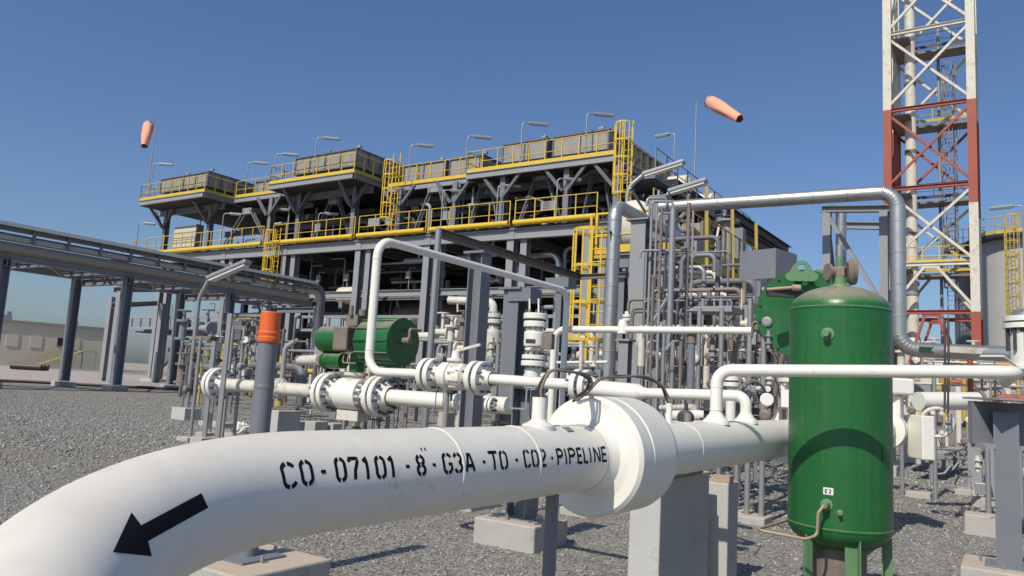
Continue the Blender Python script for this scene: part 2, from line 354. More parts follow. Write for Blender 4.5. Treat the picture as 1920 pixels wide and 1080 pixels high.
# walkway floor, girder, yellow pipe rail, railing
MB().obox(S((UL+UR)/2, 10.6, ZW-.08), D1*((UR-UL)/2), D2*10.9, Z*.05).build('walkway_floor', 'deckgrate', ps)
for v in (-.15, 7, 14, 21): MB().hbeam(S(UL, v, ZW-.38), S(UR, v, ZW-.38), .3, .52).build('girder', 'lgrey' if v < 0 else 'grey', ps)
for u in lowcols: MB().hbeam(S(u, 0, ZW-.45), S(u, 21, ZW-.45), .25, .5).build('cross_beam', 'grey', ps)
segs = [(UL, U(502, 450)), (U(520, 450), U(672, 445)), (U(680, 445), U(806, 435)), (U(815, 435), U(962, 425)), (U(972, 425), U(1125, 415))]
for a, b in segs: MB().cyl(S(a, -.42, ZW+.12), S(b, -.42, ZW+.12), .14, 10).build('yellow_pipe', 'yellow', ps)
for a, b in segs: railing(MB(), [S(a, -.34, ZW), S(b, -.34, ZW)], 1.25, 1.1, .024).build('railing', 'yellow', ps)
railing(MB(), [S(UL, -.34, ZW), S(UL-4.5, -.34, ZW)], 1.15, 1.3, .02).build('railing', 'yellowold', ps)
MB().box(S(UL-2.2, .3, ZW-.1), 4.6, 1.2, .1).build('walkway_floor', 'deckgrate', ps)
railing(MB(), [S(UR, -.3, ZW), S(UR, 14, ZW)], 1.2, 1.5, .026).build('railing', 'yellowold', ps)
# mezzanine and low lattice bridge
ZM = 5.75
MB().obox(S(20.5, 11, ZM-.1), D1*14.6, D2*9.5, Z*.05).build('mezzanine_floor', 'deckgrate', ps)
for v in (.15, 1.6): MB().hbeam(S(5.5, v, ZM), S(UR, v, ZM-.02), .22, .34).build('mezzanine_beam', 'lgrey', ps)
for z in (3.75, 4.55): MB().bar(S(-6, .9, z), S(UR, .9, z), .16, .16).build('lattice_chord', 'lgrey', ps)
MB().hbeam(S(-6, 1.9, 3.7), S(UR, 1.9, 3.7), .3, .32).build('lattice_chord', 'grey', ps)
for i in range(36): MB().bar(S(-6+i*1.15, .9, 3.83), S(-6+i*1.15, .9, 4.47), .1, .1, D2).build('lattice_post', 'lgrey', ps)
MB().obox(S(14.5, 2.8, 3.5), D1*20.4, D2*1.6, Z*.04).build('mezzanine_floor', 'deckgrate', ps)
for a, b in ((0, 1), (2, 3), (4, 5)):
    MB().bar(S(lowcols[a]+.6, 7, .4), S(lowcols[b]-.4, 7, 3.6), .16, .16).build('brace', 'grey', ps)
MB().bar(S(lowcols[0]-5, 3, .3), S(lowcols[0]+.2, 3, 3.5), .14, .14).build('brace', 'dark', ps)
# upper braces under the decks
for i, u in enumerate(upcols):
    zt = ZD-.35+(.45 if u < 18 else 0)
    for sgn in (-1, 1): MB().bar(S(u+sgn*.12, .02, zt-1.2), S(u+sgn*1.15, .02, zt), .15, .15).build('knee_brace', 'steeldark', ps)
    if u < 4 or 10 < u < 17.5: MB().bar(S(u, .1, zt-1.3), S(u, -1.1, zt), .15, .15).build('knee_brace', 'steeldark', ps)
for a, b in ((1, 2), (3, 4), (5, 6), (6, 7), (7, 8), (8, 9)):
    ua, ub = upcols[a], upcols[b]; um = (ua+ub)/2
    for q, w in ((ua+.5, um-.25), (ub-.5, um+.25)):
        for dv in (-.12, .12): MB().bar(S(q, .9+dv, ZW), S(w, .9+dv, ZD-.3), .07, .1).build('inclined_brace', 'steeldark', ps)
    MB().box(S(um, .9, ZD-.42), .9, .3, .4).build('gusset_plate', 'lgrey', ps)
for v, z in ((3, ZD-1.25), (9, ZD-1.25)): MB().hbeam(S(1, v, z), S(UR, v, z), .2, .34).build('tie_beam', 'grey', ps)
for k, px in enumerate((590, 690, 700, 722, 830, 1015, 1020, 1030)):
    MB().box(S(U(px, 430), .25, ZW+1.0), .45, .12, .45).build('junction_box', 'lgrey', ps)
# rear wall of dark sheeting behind the machinery
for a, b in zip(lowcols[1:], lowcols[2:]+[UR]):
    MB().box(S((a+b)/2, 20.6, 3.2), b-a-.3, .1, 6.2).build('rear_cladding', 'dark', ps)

# --------------------------------------------------------------- air cooler platforms on top
def platform(label, u0, u1, vf, vb, boxes, kn=False, zoff=0, side=True, bv=.9):
    t = T('air_cooler_platform', label, 'cooler platform', S((u0+u1)/2, vf, ZD+zoff), 'air cooler platforms on top of the structure')
    z = ZD+zoff
    MB().obox(S((u0+u1)/2, (vf+vb)/2, z-.2), D1*((u1-u0)/2-.02), D2*((vb-vf)/2-.02), Z*.14).build('deck', 'deckgrate', t)
    MB().hbeam(S(u0, vf-.08, z-.17), S(u1, vf-.08, z-.17), .16, .34).build('edge_beam', 'lgrey', t)
    MB().hbeam(S(u1+.06, vf, z-.17), S(u1+.06, vb, z-.17), .12, .34).build('edge_beam', 'grey', t)
    MB().hbeam(S(u0, vf+1.6, z-.55), S(u1, vf+1.6, z-.55), .2, .4).build('under_beam', 'grey', t)
    MB().bar(S(u0, vf-.02, z+.12), S(u1, vf-.02, z+.12), .03, .2).build('toe_plate', 'yellow', t)
    railing(MB(), [S(u0, vf, z), S(u1, vf, z)], 1.15, .95, .024).build('railing', 'yellow', t)
    if side:
        railing(MB(), [S(u1, vf, z), S(u1, vf+9, z)], 1.15, .75, .028).build('railing', 'yellowold', t)
        MB().bar(S(u1+.01, vf, z+.12), S(u1+.01, vf+9, z+.12), .03, .22).build('toe_plate', 'yellowold', t)
        railing(MB(), [S(u0, vf, z), S(u0, vf+4, z)], 1.15, 1.1, .024).build('railing', 'yellowold', t)
    for (a, b, hh) in boxes:
        mb = MB(); mb.obox(S((a+b)/2, vf+bv+3.9, z+.5+hh/2), D1*((b-a)/2), D2*3.9, Z*(hh/2))
        f = mb.build('fan_casing', 'sheet', t)
        n = max(2, int((b-a)/1.2)); r = MB()
        for k in range(n+1): r.bar(S(a+(b-a)*k/n, vf+bv-.03, z+.48), S(a+(b-a)*k/n, vf+bv-.03, z+.5+hh), .07, .06, D2)
        for q in (0.02, hh-.03): r.bar(S(a, vf+bv-.04, z+.5+q), S(b, vf+bv-.04, z+.5+q), .07, .07)
        for k in range(7): r.bar(S(b+.03, vf+bv+k, z+.48), S(b+.03, vf+bv+k, z+.5+hh), .07, .05, D1)
        r.bar(S(b+.03, vf+bv-.02, z+.5+hh), S(b+.03, vf+bv+7.5, z+.5+hh), .07, .06)
        r.build('casing_frame', 'steeldark', f)
        for k in range(n+1): MB().bar(S(a+(b-a)*k/n, vf+bv+.3, z), S(a+(b-a)*k/n, vf+bv+.3, z+.49), .1, .1, D2).build('casing_leg', 'dark', f)
        MB().cyl(S((a+b)/2+.8, vf+bv+.6, z+.6+hh), S((a+b)/2+.8, vf+bv+.6, z+.95+hh), .05, 8).build('vent_valve', 'galv', t)
        MB().cyl(S((a+b)/2+.65, vf+bv+.6, z+.8+hh), S((a+b)/2+.95, vf+bv+.6, z+.8+hh), .09, 8).build('vent_valve', 'lgrey', t)
    br = [u0+1.2, u1-1.6] if u1-u0 > 4 else [(u0+u1)/2]
    if kn:
        for u in br: MB().bar(S(u, vf+.4, z-.35), S(u, .25, z-1.75), .18, .2).build('support_strut', 'grey', t)
        for u in br:
            MB().hbeam(S(u, vf, z-.35), S(u, 6, z-.35), .18, .3).build('cantilever_beam', 'grey', t)
    return t
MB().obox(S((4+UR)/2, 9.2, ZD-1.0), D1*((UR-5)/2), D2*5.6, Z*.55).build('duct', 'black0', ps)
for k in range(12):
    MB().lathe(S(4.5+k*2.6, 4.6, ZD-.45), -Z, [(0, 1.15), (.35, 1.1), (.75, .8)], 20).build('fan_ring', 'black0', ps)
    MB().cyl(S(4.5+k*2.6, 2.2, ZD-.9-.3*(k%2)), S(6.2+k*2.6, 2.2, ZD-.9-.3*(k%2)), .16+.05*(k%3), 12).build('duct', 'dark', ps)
platform('leftmost air cooler platform, overhanging beside the left windsock', -2.8, 4.6, -1.4, 12, [(-1.0, 1.6, 1.0), (1.65, 4.3, 1.0)], zoff=.5, bv=.35)
platform('short recessed platform between the two overhanging left air coolers', 4.7, 10.6, .9, 12, [(5.4, 7.4, .8)], side=False, zoff=.6)
platform('second overhanging air cooler platform, just left of the yellow caged ladder', 10.8, 17.9, -1.2, 14, [(12.6, 15.1, 1.05), (15.15, 17.6, 1.05)], zoff=.4, bv=.35)
platform('recessed air cooler platform to the right of the tall middle caged ladder', 18.6, 24.7, .9, 20, [(18.9, 21.9, 1.0), (22.3, 24.5, 1.0)], side=False)
platform('long rightmost air cooler platform that ends at the corner caged ladder', 24.9, 33.3, 0, 20, [(26.6, 29.2, 1.05), (29.6, 32.6, 1.05)], zoff=-.1, bv=.7)
# solid underside deck behind, seen dark from below
# end platform stair and drums at the right end
rt = T('end_platform', 'grey railed landing with pale drums behind the corner caged ladder', 'platform', S(34.2, 3, ZD-1.1))
MB().obox(S(34.3, 8, ZD-1.15), D1*.8, D2*7.5, Z*.1).build('deck', 'grey', rt)
railing(MB(), [S(35.1, .5, ZD-1.05), S(35.1, 15.4, ZD-1.05)], 1.2, 1.4, .026).build('railing', 'grey', rt)
for v in (2.5, 9): MB().bar(S(35.1, v, ZD-1.2), S(34.3, v, 7.5), .16, .16).build('strut', 'grey', rt)
for v, s_ in ((5.5, .55), (9.5, .6)):
    MB().lathe(S(34.2, v, ZD-.3), D1, [(-.5, s_*.5), (-.4, s_), (.6, s_), (.75, s_*.5)], 18).build('drum', 'twhite', rt)
# --------------------------------------------------------------- caged ladders
for uu in (2, 6, 13, 20, 26, 31):
    MB().obox(S(uu, 10+uu%3, 10.2), D1*1.3, D2*2, Z*1.1).build('dark_filler', 'black0', ps); MB().obox(S(uu+1, 9, 1.6), D1*1.5, D2*1.2, Z*1.5).build('dark_filler', 'black0', ps); MB().obox(S(uu+1.5, 8, 7), D1*1.6, D2*1.2, Z*1.1).build('dark_filler', 'black0', ps)  # black boxes added to fill the shaded interior with dark
def lad(label, px, pyb, off, z0, z1, m='yellow', cf=.9):
    u = U(px, pyb, off); b = S(u, off+.4, z0)
    t = T('caged_ladder', label, 'ladder', b, 'yellow caged ladders'); cage_ladder(t, b, z1-z0, -D2, m, cage_from=cf, hs=.8, R=.4); return t
lad('yellow caged ladder in the middle of the facade between two overhanging coolers', 727, 400, -.6, ZW, ZD+1.5)
lad('yellow caged ladder at the top right corner of the structure', 1168, 300, -.9, ZW, ZD+1.2)
lad('short yellow caged ladder below the walkway on the left half of the structure', 510, 450, -.8, 6.0, ZW+1.0, cf=.4)
# --------------------------------------------------------------- lamps
def lamp(label, base, h, d, group, hl=.95, r=.035):
    t = T('lamp_post', label, 'lamp', base, group); base = Vector(base)
    MB().tube(bend([base, base+Z*h, base+Z*(h+.02)+d*.35], .28, 6), r, 8).build('pole', 'galv', t)
    k = MB(); k.obox(base+Z*(h+.03)+d*(.35+hl/2), d*(hl/2), d.cross(Z)*.09, Z*.055); k.build('lamp_head', 'galv', t, bevel=.02)
    k = MB(); k.obox(base+Z*(h-.04)+d*(.35+hl/2), d*(hl/2-.05), d.cross(Z)*.07, Z*.03); k.build('lens', 'grey', t)
    return t
hd = V(1, .12, 0).normalized()
GL = 'lamps on the upper decks'
for (lab, px, py, off, pt) in (
    ('lamp post beside the left windsock pole', 281, 365, -1.3, 308), ('lamp post on the recessed platform, left of the second cooler', 461, 352, .9, 305),
    ('lamp post at the left corner of the second overhanging cooler', 513, 345, -1.1, 289), ('lamp post in the middle of the second overhanging cooler', 587, 336, -1.1, 259),
    ('lamp post just right of the middle caged ladder', 765, 345, .95, 272), ('lamp post above the step where the last platform begins', 872, 330, .95, 256),
    ('lamp post on the left half of the long right platform', 975, 313, .05, 231), ('lamp post nearest the corner caged ladder, tallest on the roof line', 1097, 298, .05, 213)):
    a = FP(px, py, off); b = FP(px, pt, off); lamp(lab, a, (b-a).z, hd, GL)
a = FP(1263, 330, 6); b = FP(1263, 250, 6); lamp('lamp post at the right end whose head points left', a, (b-a).z, -D1*.9+D2*.1, GL)
GL = 'lamps along the walkway'
for (lab, px, py, off, pt) in (
    ('lamp post at the far left end of the walkway', 255, 462, -.3, 419), ('walkway lamp post right of the tan louvre panel', 413, 462, -.3, 401),
    ('walkway lamp post left of the second overhanging cooler legs', 594, 445, -.3, 400), ('walkway lamp post left of the large white pipe loop', 505, 420, .5, 392),
    ('walkway lamp post above the galvanised stand pipe', 826, 430, -.3, 357), ('walkway lamp post in the middle of the right half', 930, 422, -.3, 348),
    ('walkway lamp post nearest the bright yellow ladder cage', 1042, 412, -.3, 335)):
    a = FP(px, py, off); b = FP(px, pt, off); lamp(lab, a, (b-a).z, hd, GL, .8)
# --------------------------------------------------------------- windsocks
def windsock(label, base, top, a, b, ra, rb):
    t = T('windsock', label, 'windsock', base)
    MB().tube([base, top], [.05, .03], 8).build('pole', 'galv', t)
    ax = (b-a); L = ax.length; axn = ax.normalized(); A, S_, T_ = frame(axn); n = 20; m = 9; vs = []; rng = random.Random(5)
    for i in range(m+1):
        f = i/m; r = ra+(rb-ra)*f; r *= (1-.25*(1-f)**6)
        for k in range(n):
            th = 2*math.pi*k/n; rr = r*(1+.09*math.sin(3*th+f*4)*f+.05*math.sin(5*th-f*7)+rng.uniform(-.025, .025)); vs.append(a+axn*(L*f)+S_*math.cos(th)*rr+T_*math.sin(th)*rr)
    k2 = MB(); k2.add(vs, [(i*n+k, i*n+(k+1) % n, (i+1)*n+(k+1) % n, (i+1)*n+k) for i in range(m) for k in range(n)], True)
    o = k2.build('sock', 'sock', t)
    MB().lathe(b-axn*.03, axn, [(0, rb*.2), (.01, rb*.93)], 20, cap=True).build('sock_opening', 'sockin', t)
    MB().torus(a, axn, ra*.78, .03, 20).build('hoop', 'galv', t)
    MB().bar(top, a, .03, .03).build('arm', 'galv', t)
p0 = FP(275, 375, -1.2); p1 = FP(279, 236, -1.2); p1.x, p1.y = p0.x, p0.y
windsock('salmon windsock drooping almost straight down on the left pole', p0, p1, FP(279, 233, -1.1), FP(270.5, 274, -1.7), .43, .22)
p0 = FP(1302, 335, 7); p1 = FP(1307, 192, 7); p1.x, p1.y = p0.x, p0.y
windsock('salmon windsock blowing out to the right on the right pole', p0, p1, FP(1332, 191, 6.2), FP(1387, 223, 4.8), .40, .19)
# --------------------------------------------------------------- louvre panel on the walkway
k = T('louvre_panel', 'tan sheet metal enclosure standing on the left end of the walkway', 'enclosure', S(U(344, 470), -.1, ZW))
c = S(U(344, 470), .2, ZW+.95); MB().box(c, 2.5, .5, 1.95).build('body', 'beige', k)
q = MB()
for i in range(6): q.box(c-D2*.26+Z*(-.85+i*.34), 2.5, .04, .05)
q.build('ribs', 'sheet', k); MB().box(c+D1*1.28, .06, .56, 2.05).build('end_post', 'lgrey', k)
# --------------------------------------------------------------- process piping inside
pp = T('process_piping', 'tangle of white and grey process pipes inside the lower level of the structure', 'piping', S(15, 4, 0))
rng = random.Random(11)
for i in range(70):
    u0 = rng.uniform(-2, 30); L = rng.uniform(2, 6); v = rng.uniform(.6, 7); z = rng.choice([.6, 1.2, 1.8, 2.4, 3.0, 4.2, 4.6, 5.1, 6.2, 6.9, 7.6]); r = rng.choice([.07, .09, .13, .17])
    pth = [S(u0, v, z), S(u0+L, v, z), S(u0+L, v, rng.choice([.3, z+1.2, z-1])), ]
    if rng.random() < .5: pth.append(pth[-1]+D2*rng.uniform(1, 3))
    MB().tube(bend(pth, r*3, 5), r, 9).build('pipe', rng.choice(['cream', 'cream', 'silver', 'lgrey', 'galv']), pp)
for i in range(85):
    u0 = rng.uniform(-3, 35); v = rng.uniform(.8, 6); h = rng.uniform(2, 3.4); z0 = rng.choice([.1, .1, 3.6, 5.8, 5.8, 8.85]); r = rng.choice([.03, .04, .06, .1])
    h = min(h, 1.9 if z0 > 8 else (8.3-z0) if z0 > 5 else (2.1 if z0 > 3 else 3.3))
    MB().tube(bend([S(u0, v, z0), S(u0, v, z0+h), S(u0+rng.choice([-1, 1])*rng.uniform(.4, 1.2), v, z0+h)], r*3, 4), r, 7).build('riser', rng.choice(['lgrey', 'galv', 'cream', 'galv']), pp)
for i in range(60):
    u0 = rng.uniform(-2, 34); v = rng.uniform(.6, 5); z = rng.choice([.8, 1.5, 2.3, 4.1, 6.2, 6.6, 9.4]); q = MB()
    q.lathe(S(u0, v, z), D1, [(-.28, .2), (-.22, .2), (-.21, .1), (.21, .1), (.22, .2), (.28, .2)], 12); q.cyl(S(u0, v, z), S(u0, v, z+.55), .05, 8); q.torus(S(u0, v, z+.55), Z, .17, .02, 12, 5)
    q.build('valve', rng.choice(['cream', 'lgrey', 'brown']), pp)
for i in range(8):
    u0 = rng.uniform(0, 30); v = rng.uniform(5, 9); z = rng.choice([1.2, 6.9]); q = MB()
    q.box(S(u0, v, z), rng.uniform(1, 2), 1, rng.uniform(1, 1.8)); q.build('cabinet', rng.choice(['dark', 'grey', 'lgrey']), pp, bevel=.02)
for i in range(14):
    u0 = UL+2+i*2.4; q = MB(); q.tube([S(u0, 1.2, 6.0), S(u0, 1.2, 7.3), S(u0+.5, 1.2, 7.3)], .03, 6); q.box(S(u0, 1.15, 6.9), .3, .15, .4); q.build('instrument_post', rng.choice(['galv', 'lgrey']), pp)
for i, (px, py) in enumerate(((600, 452), (640, 445), (788, 430), (862, 425), (905, 420), (990, 410), (1015, 408))):
    u0 = U(px, py); q = MB(); q.cyl(S(u0, 1.6, ZW), S(u0, 1.6, ZW+.7), .16, 12); q.dome(S(u0, 1.6, ZW+.7), Z, .16, .1, 12, 4); q.box(S(u0+.5, 2.4, ZW+.4), .5, .5, .8); q.build('pump', rng.choice(['cream', 'lgrey', 'galv']), pp)
def thicket(root, px0, px1, py0, py1, Y0, Y1, n, seed, mats=('lgrey', 'galv', 'cream', 'brown', 'grey', 'steeldark', 'cream')):
    rg = random.Random(seed)
    for i in range(n):
        Y = rg.uniform(Y0, Y1); p = W(rg.uniform(px0, px1), rg.uniform(py0, py1), Y); k = rg.random(); f = Y/14
        if p.z < .3: p.z = .3+rg.random()
        m = rg.choice(mats); r = rg.choice([.02, .03, .045, .07])*f
        if k < .38: L = rg.uniform(.5, 1.8)*f; e = p+D1*L; MB().tube(bend([p-Z*min(p.z-.05, rg.uniform(.2, 1)*f), p, e, e-Z*min(e.z-.05, rg.uniform(.3, 1.5)*f)], r*3, 4), r, 8).build('pipe', m, root)
        elif k < .66: MB().cyl(V(p.x, p.y, max(.05, p.z-rg.uniform(.5, 2.5)*f)), p, r*.7, 7).build('riser', m, root)
        elif k < .85: q = MB(); s_ = .11*f; ax = rg.choice([D1, Z]); q.lathe(p, ax, [(-s_*1.7, s_*1.2), (-s_*1.3, s_*1.2), (-s_*1.25, s_*.6), (s_*1.25, s_*.6), (s_*1.3, s_*1.2), (s_*1.7, s_*1.2)], 12); q.cyl(p, p+Z*s_*3.2, s_*.3, 6); q.torus(p+Z*s_*3.2, Z, s_, s_*.14, 10, 5); q.build('valve', m, root)
        elif k < .94: MB().box(p, .3*f, .2*f, .35*f).build('box', m, root, bevel=.01)
        else: MB().cyl(V(p.x, p.y, .05), p, .03*f, 7).build('riser', m, root)
def vessel(label, c, ax, r, L, m, sup=True, nm='horizontal_vessel'):
    t = T(nm, label, 'vessel', (c.x, c.y, 0 if c.z < 3.4 else c.z-r-.3))
    MB().lathe(c, ax, [(-L/2, r), (L/2, r)], 28, cap=False).build('shell', m, t)
    for s_ in (-1, 1): MB().dome(c+ax*(s_*L/2), ax*s_, r, r*.5, 28, 6).build('end_cap', m, t)
    if sup:
        zb = t.location.z
        for s_ in (-.3, .3): MB().box(V(c.x, c.y, (zb+c.z-r*.6)/2)+ax*(s_*L), .3, r*1.4, c.z-r*.6-zb, ax, ax.cross(Z)).build('saddle', 'grey', t)
    return t
vessel('large dark grey horizontal vessel in the shade behind the white pipe loop', S(U(740, 570), 3.2, 4.75), D1, .95, 4.2, 'brown')
vessel('pale beige horizontal drum end catching the sun left of the white pipe loop', S(U(625, 552), 1.4, 6.05-.2), D1, .52, 1.5, 'twhite')
vessel('long dark horizontal vessel in the shade right of the middle', S(U(900, 560), 6, 4.9), D1, .85, 4.5, 'dark')
t = vessel('round white end of a vessel between the two silver pipes', W(1182, 415, 19.5)+D2*1.2, D2, .62, 2.0, 'twhite')
q = T('valve_platform', 'small bright yellow railed platform under the left part of the structure', 'platform', S(U(470, 600), -.8, 0))
c = S(U(472, 603), -.8, 3.3); railing(MB(), [c-D1*.9, c+D1*.9, c+D1*.9+D2*1.2], .95, .3, .03, .15).build('railing', 'yellow', q)
MB().box(c-Z*.05+D2*.6, 1.9, 1.3, .08).build('deck', 'yellow', q); MB().bar(c+D2*.5, V(c.x, c.y, 0)+D2*.5, .15).build('post', 'grey', q)
q = T('access_stair', 'yellow stair and landing under the left end of the structure', 'stairs', S(U(330, 690), 1, 0))
c = S(U(318, 655), .5, 0); railing(MB(), [c+Z*1.3, c+D1*2.0+Z*1.3], 1.0, .5, .035, .2).build('railing', 'yellow', q); MB().box(c+D1*1+Z*1.25, 2.1, 1, .08).build('landing', 'yellowold', q)
for s_ in (0, .9): MB().bar(c+D1*2+D2*s_+Z*2.4, c+D1*3.8+D2*s_+Z*.2, .22, .06, D1).build('stringer', 'yellowold', q)
for s_ in (0, 1.9): MB().bar(c+D1*s_, c+D1*s_+Z*1.25, .1).build('post', 'lgrey', q)
# --------------------------------------------------------------- lattice tower
TW = 4.6; FR = W(1831, 640, 44.0); FR.z = 0; FL = FR-D1*TW; FL2 = FR-D1*TW
def hz(px, py, Y=44.0): return W(px, py, Y).z
lv = [0, hz(1831, 585), hz(1831, 492), hz(1831, 343), hz(1831, 188), hz(1831, 38), hz(1831, -110)]
tw = T('lattice_tower', 'tall red and white lattice steel tower rising out of the picture on the right', 'tower', FR)
crn = [FR, FL, FL+D2*TW, FR+D2*TW]
band = ['red', 'twhite', 'twhite', 'red', 'twhite', 'twhite']
split = hz(1831, 381)
for ci, c in enumerate(crn):
    for i in range(6):
        a, b = lv[i], lv[i+1]
        parts = [(a, b, band[i])]
        if i == 2: parts = [(a, split, 'twhite'), (split, b, 'red')]
        for (z0, z1, m) in parts:
            MB().hcol(c+Z*z0, z1-z0, .48, .48, D2, .05).build('leg', m, tw)
            MB().box(c+Z*(z0+z1)/2+D2*.0, .18, .44, z1-z0-.02).build('leg_web', m, tw)
faces = [(0, 1), (1, 2), (2, 3), (3, 0)]
for i in range(6):
    a, b = lv[i], lv[i+1]
    for fi, (p, q) in enumerate(faces):
        P, Q = crn[p], crn[q]; m = band[i] if i != 2 else 'twhite'; ml = band[min(i, 5)] if i < 5 else 'twhite'
        if i in (4,): pass
        mb_ = 'red' if i in (0, 2, 3) else 'twhite'
        MB().hbeam(P+Z*b, Q+Z*b, .2, .24).build('horizontal', mb_ if i != 3 else 'red', tw)
        d = (Q-P).normalized(); w = (Q-P).length
        if i in (0, 1):
            mid = (P+Q)/2+Z*(b-.2)
            MB().bar(mid-d*.35, P+Z*(a+.2), .16).build('diagonal', m, tw); MB().bar(mid+d*.35, Q+Z*(a+.2), .16).build('diagonal', m, tw)
            MB().bar(mid-d*.5, mid+d*.5, .14).build('gusset', m, tw)
        else:
            n_ = d.cross(Z)*.08
            MB().bar(P+Z*(a+.2)+n_, Q+Z*(b-.2)+n_, .15).build('diagonal', m if not (i == 2 and fi == 0) else 'twhite', tw)
            MB().bar(Q+Z*(a+.2)-n_, P+Z*(b-.2)-n_, .15).build('diagonal', m, tw)
for i, mm in ((2, 'yellowold'), (3, 'dark'), (4, 'yellowold'), (5, 'dark')):
    z = lv[i]; MB().obox((crn[0]+crn[1])/2+D2*(TW-.8)+Z*(z-.25), D1*(TW/2-.2), D2*.7, Z*.06).build('landing', 'brown', tw)
    MB().obox(crn[1]+D1*.7+D2*TW/2+Z*(z-.3), D1*.55, D2*(TW/2-.2), Z*.05).build('landing', 'brown', tw)
    railing(MB(), [crn[1]+D2*(TW-1.5)+Z*z, crn[0]+D2*(TW-1.5)+Z*z], 1.0, 1.1, .025, .2).build('railing', mm, tw)
railing(MB(), [crn[1]+D2*.3+Z*lv[2], crn[0]+D2*.3+Z*lv[2]], 1.1, .9, .028, .3).build('railing', 'yellow', tw)
cage_ladder(tw, crn[3]-D1*1.4-D2*.5+Z*lv[1], 17, -D2, 'brown', cage_from=2, hs=1.0, R=.42, r=.03)
# flare stack inside
st = T('flare_stack', 'slender cream vertical stack pipe standing inside the lattice tower', 'stack', (crn[1]+D1*1.05+D2*1.6)*1.0)
sb = crn[1]+D1*1.15+D2*1.6; sb.z = 0
MB().lathe(sb, Z, [(0, .62), (4.6, .62), (5.8, .36), (30, .30)], 20, cap=False).build('pipe', 'twhite', st)
for z, r in ((8.2, .42), (8.8, .42), (12.0, .36), (17.4, .36), (22, .36), (5.0, .62), (3.0, .66)): MB().lathe(sb+Z*z, Z, [(0, r), (.22, r)], 20).build('band', 'brown' if z > 9 else 'lgrey', st)
rp = T('riser_pipe', 'thin grey riser pipe at the back of the lattice tower', 'pipe', crn[3]-D1*2.0)
MB().cyl(crn[3]-D1*2.0-D2*.4, crn[3]-D1*2.0-D2*.4+Z*27, .1, 8).build('pipe', 'lgrey', rp)
# --------------------------------------------------------------- storage vessel at right edge
vc = W(1931, 600, 52); vc.z = 0; VR = 3.05; vh = hz(1905, 443, 52)-.6
vt = T('storage_vessel', 'big pale grey upright vessel behind the lattice tower at the right edge', 'vessel', vc)
MB().lathe(vc, Z, [(0, VR), (vh, VR)], 48, cap=False).build('shell', 'tankgrey', vt); MB().dome(vc+Z*vh, Z, VR, 1.0, 48, 8).build('roof', 'tankgrey', vt)
MB().lathe(vc+Z*(vh+.25), Z, [(-.25, VR+.05), (-.2, VR+.75), (0, VR+.8)], 40).build('walkway', 'dark', vt)
pr_ = [vc+V(math.cos(a)*(VR+.75), math.sin(a)*(VR+.75), vh+.3) for a in [math.pi*(.95+k*.1) for k in range(12)]]
railing(MB(), pr_, 1.15, 1.3, .03, .2).build('railing', 'yellow', vt)
lb = W(1897, 600, 52-VR-.1); lb.z = 0
cage_ladder(vt, lb, vh+1.3, V(-.3, -.95, 0).normalized(), 'yellowold', cage_from=6.0, R=.42)
c2 = W(1812, 600, 56); c2.z = 0
v2 = T('slim_column_vessel', 'slim grey column vessel with a yellow platform seen through the tower', 'vessel', c2)
MB().lathe(c2, Z, [(0, .75), (12.2, .75)], 24, cap=False).build('shell', 'grey', v2); MB().dome(c2+Z*12.2, Z, .75, .4, 24, 5).build('head', 'grey', v2)
pr_ = [c2+V(math.cos(a)*1.3, math.sin(a)*1.3, 13.2) for a in [math.pi*(.6+k*.14) for k in range(12)]]
railing(MB(), pr_, 1.3, .8, .03, .25).build('railing', 'yellowold', v2); MB().lathe(c2+Z*12.9, Z, [(0, .8), (.1, 1.35), (.2, 1.35)], 24).build('platform', 'dark', v2)
a = W(1918, 420, 34); a.z = 2; b = W(1916, 385, 34)
lamp('lamp post cut by the right edge of the picture, head pointing left', a, b.z-2, (-D1*.9+D2*.2).normalized(), 'lamps on the upper decks', 1.0)
# --------------------------------------------------------------- left pipe rack
RA = W(0, 417, 27.4); RB = W(603, 536, 41.0); RZ = (RA.z+RB.z)/2; RA.z = RB.z = RZ; RD = (RB-RA).normalized(); RN = V(RD.y, -RD.x, 0)  # RN towards the yard (right/near)
RS = RA-RD*14; RL = (RB-RS).length
def RP(px, py):   # position along rack front line for pixel
    d = ray(px, py); n = RN; t = (RA-CAM).dot(n)/d.dot(n); return (CAM+d*t-RS).dot(RD)
def RC(s, o, z): p = RS+RD*s-RN*o; p.z = z; return p
rk = T('pipe_rack', 'long grey steel pipe rack running from the left edge towards the structure', 'pipe rack', RC(20, 0, 0))
for px, py in ((5, 560), (238, 600), (432, 620), (598, 630)):
    s_ = RP(px, py); MB().hcol(RC(s_, .25, .25), RZ-1.8*.775, .33, .33, RD, .04).build('column', 'grey', rk); MB().box(RC(s_, .25, .11), .72, .72, .22, RD, RN).build('column_base', 'concrete', rk, bevel=.02)
    MB().hcol(RC(s_-.3, 3.7, .25), RZ-1.8*.775, .33, .33, RD, .04).build('column', 'grey', rk); MB().box(RC(s_-.3, 3.7, .11), .72, .72, .22, RD, RN).build('column_base', 'concrete', rk, bevel=.02)
    MB().hbeam(RC(s_, 0, RZ-1.75*.775), RC(s_, 3.9, RZ-1.75*.775), .25, .3).build('cross_beam', 'grey', rk)
for o in (.25, 3.7): MB().hbeam(RC(0, o, RZ-1.42*.775), RC(RL-.3, o, RZ-1.42*.775), .26, .3).build('longitudinal_beam', 'lgrey', rk)
